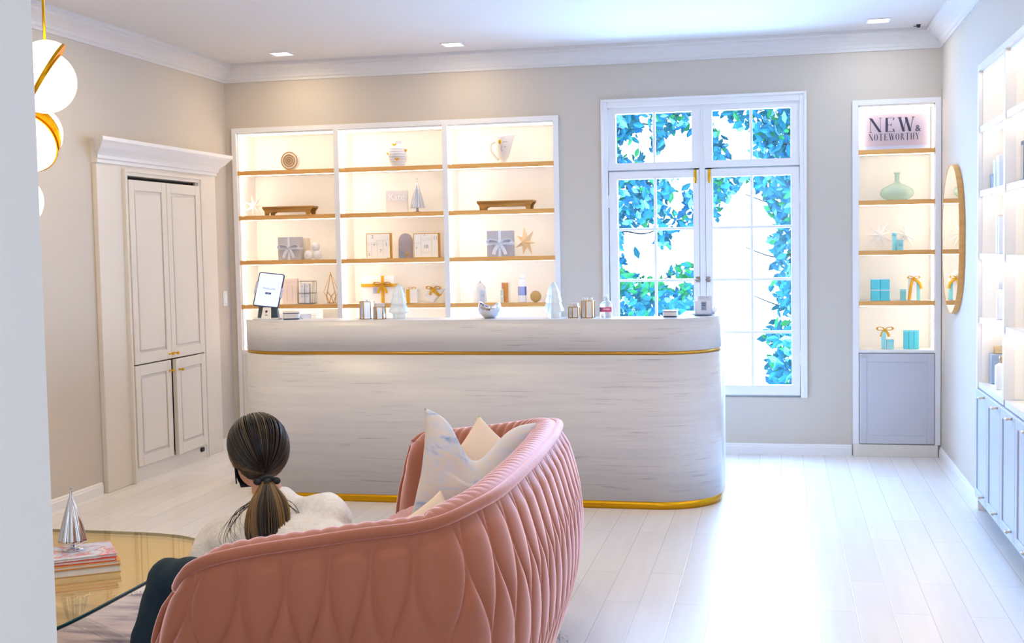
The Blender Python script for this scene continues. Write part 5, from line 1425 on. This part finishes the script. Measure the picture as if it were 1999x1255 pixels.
# ================================================================ garden outside
leaf_m = mat('teal_green_leaf', (0,98,108), .6); leaf2_m = mat('blue_green_leaf', (24,116,158), .6); leaf3_m = mat('fresh_green_leaf', (40,140,70), .6)
leaf4_m = mat('pale_sky_leaf', (120,190,216), .6)
bark_m = mat('dark_bark', (60,52,48), .9)
rnd = random.Random(11)
def density(X, Z):
    """how leafy the growth is where it is seen from the room"""
    n1 = noise.noise(Vector((X*3.4, Z*3.4, 3)))+.8*noise.noise(Vector((X*8, Z*8, 9)))
    if X < -.53:
        e = -.02 + .40*max(0, (-.80-X)/.30) - .45*math.exp(-((X+.78)**2/.05+(Z-1.42)**2/.05)) - .55*math.exp(-((X+.72)**2/.04+(Z-2.15)**2/.03)) + .2*math.exp(-((Z-1.2)**2)/.02)
        return e+.30+n1*.75
    e = -.85 + 1.15*max(0, min(1, (X+.20)/.20)) + 1.15*max(0, min(1, (Z-1.62)/.22)) - .5*math.exp(-((X+.30)**2/.02+(Z-1.75)**2/.03)) - .7*math.exp(-((X+.25)**2/.03+(Z-2.15)**2/.04))
    return e+.28+n1*.8
def foliage(name, label, x0, x1, count, seed, stemx):
    rnd = random.Random(seed); t = thing('leafy_tree', label, 'tree', (stemx, 1.6, 0), 0, 'leafy trees outside the window')
    m = MB(); k_ = 0; tries = 0
    while k_ < count and tries < count*30:
        tries += 1
        # seen position on the window plane, then placed deeper in the garden
        X, Z = rnd.uniform(x0, x1), rnd.uniform(.38, 2.55)
        if density(X, Z) < rnd.uniform(.05, .45): continue
        Y = rnd.uniform(.8, 2.3); f = (Y+8.788)/8.788
        c = Vector((X*f-stemx, Y-1.6, 1.485+(Z-1.485)*f))
        if c.z < .05: continue
        L_ = rnd.uniform(.05, .12); w = L_*rnd.uniform(.35, .55)
        a = Euler((rnd.uniform(-.9,.9), rnd.uniform(-3.1,3.1), rnd.uniform(-.9,.9))).to_matrix()
        m.mi = 2 if (rnd.random() < .10 or (X < -.6 and abs(Z-1.25) < .1 and rnd.random() < .6)) else (1 if rnd.random() < .38 else (3 if rnd.random() < .22 else 0))
        P = [(0,0,-L_/2),(w/2,.004,-L_*.1),(w*.35,.006,L_*.25),(0,0,L_/2),(-w*.35,.006,L_*.25),(-w/2,.004,-L_*.1)]
        V = [m.bm.verts.new(c+a @ Vector(p)) for p in P]; mid_ = m.bm.verts.new(c+a @ Vector((0,-.006,0)))
        for q in range(6): m._f([V[q], V[(q+1) % 6], mid_])
        k_ += 1
    fo = m.build('foliage', [leaf_m, leaf2_m, leaf3_m, leaf4_m], t, recalc=False); fo['kind'] = 'stuff'
    m = MB(); P = catmull([(0,0,0),(.06,.05,.7),(-.03,0,1.5),(.05,0,2.4),(0,.05,3.0)], 8); m.tube(P, [.035-.025*i/len(P) for i in range(len(P))], 10); m.build('trunk', bark_m, t)
    for q in range(9):
        p = P[8+q*2]; s = (-1)**q
        B_ = catmull([p, p+Vector((s*.18,-.08,.10)), p+Vector((s*.38,-.14,.08)), p+Vector((s*.60,-.10,.16))], 5)
        MB().tube(B_, [.010*(1-.7*i/len(B_)) for i in range(len(B_))], 7).build('branch', bark_m, t)
foliage('tree', 'dense leafy tree seen through the left leaves of the french window', -1.3, -.535, 3600, 5, -1.45)
foliage('tree', 'leafy tree arching over the right side of the french window', -.53, .25, 2600, 6, .34)
t = thing('garden_beam', 'weathered orange and white beam beyond the right window panes', 'beam', (.10, 3.0, 1.93))
MB().box(-.22,.30,-.03,.03,-.022,.022).build('beam', mat('orange_paint', (232,160,96), .6), t)
MB().box(-.23,.31,-.04,.04,.022,.030).build('cap_board', mat('pale_board', (240,230,214), .6), t)
MB().box(.24,.28,-.02,.02,-1.93,-.022).build('post', MATS['pale_board'], t)
struct(MB().box(-4, 3, .42, 6, -.12, -.02).build('ground', mat('pale_garden_paving', (226,224,220), .8)))
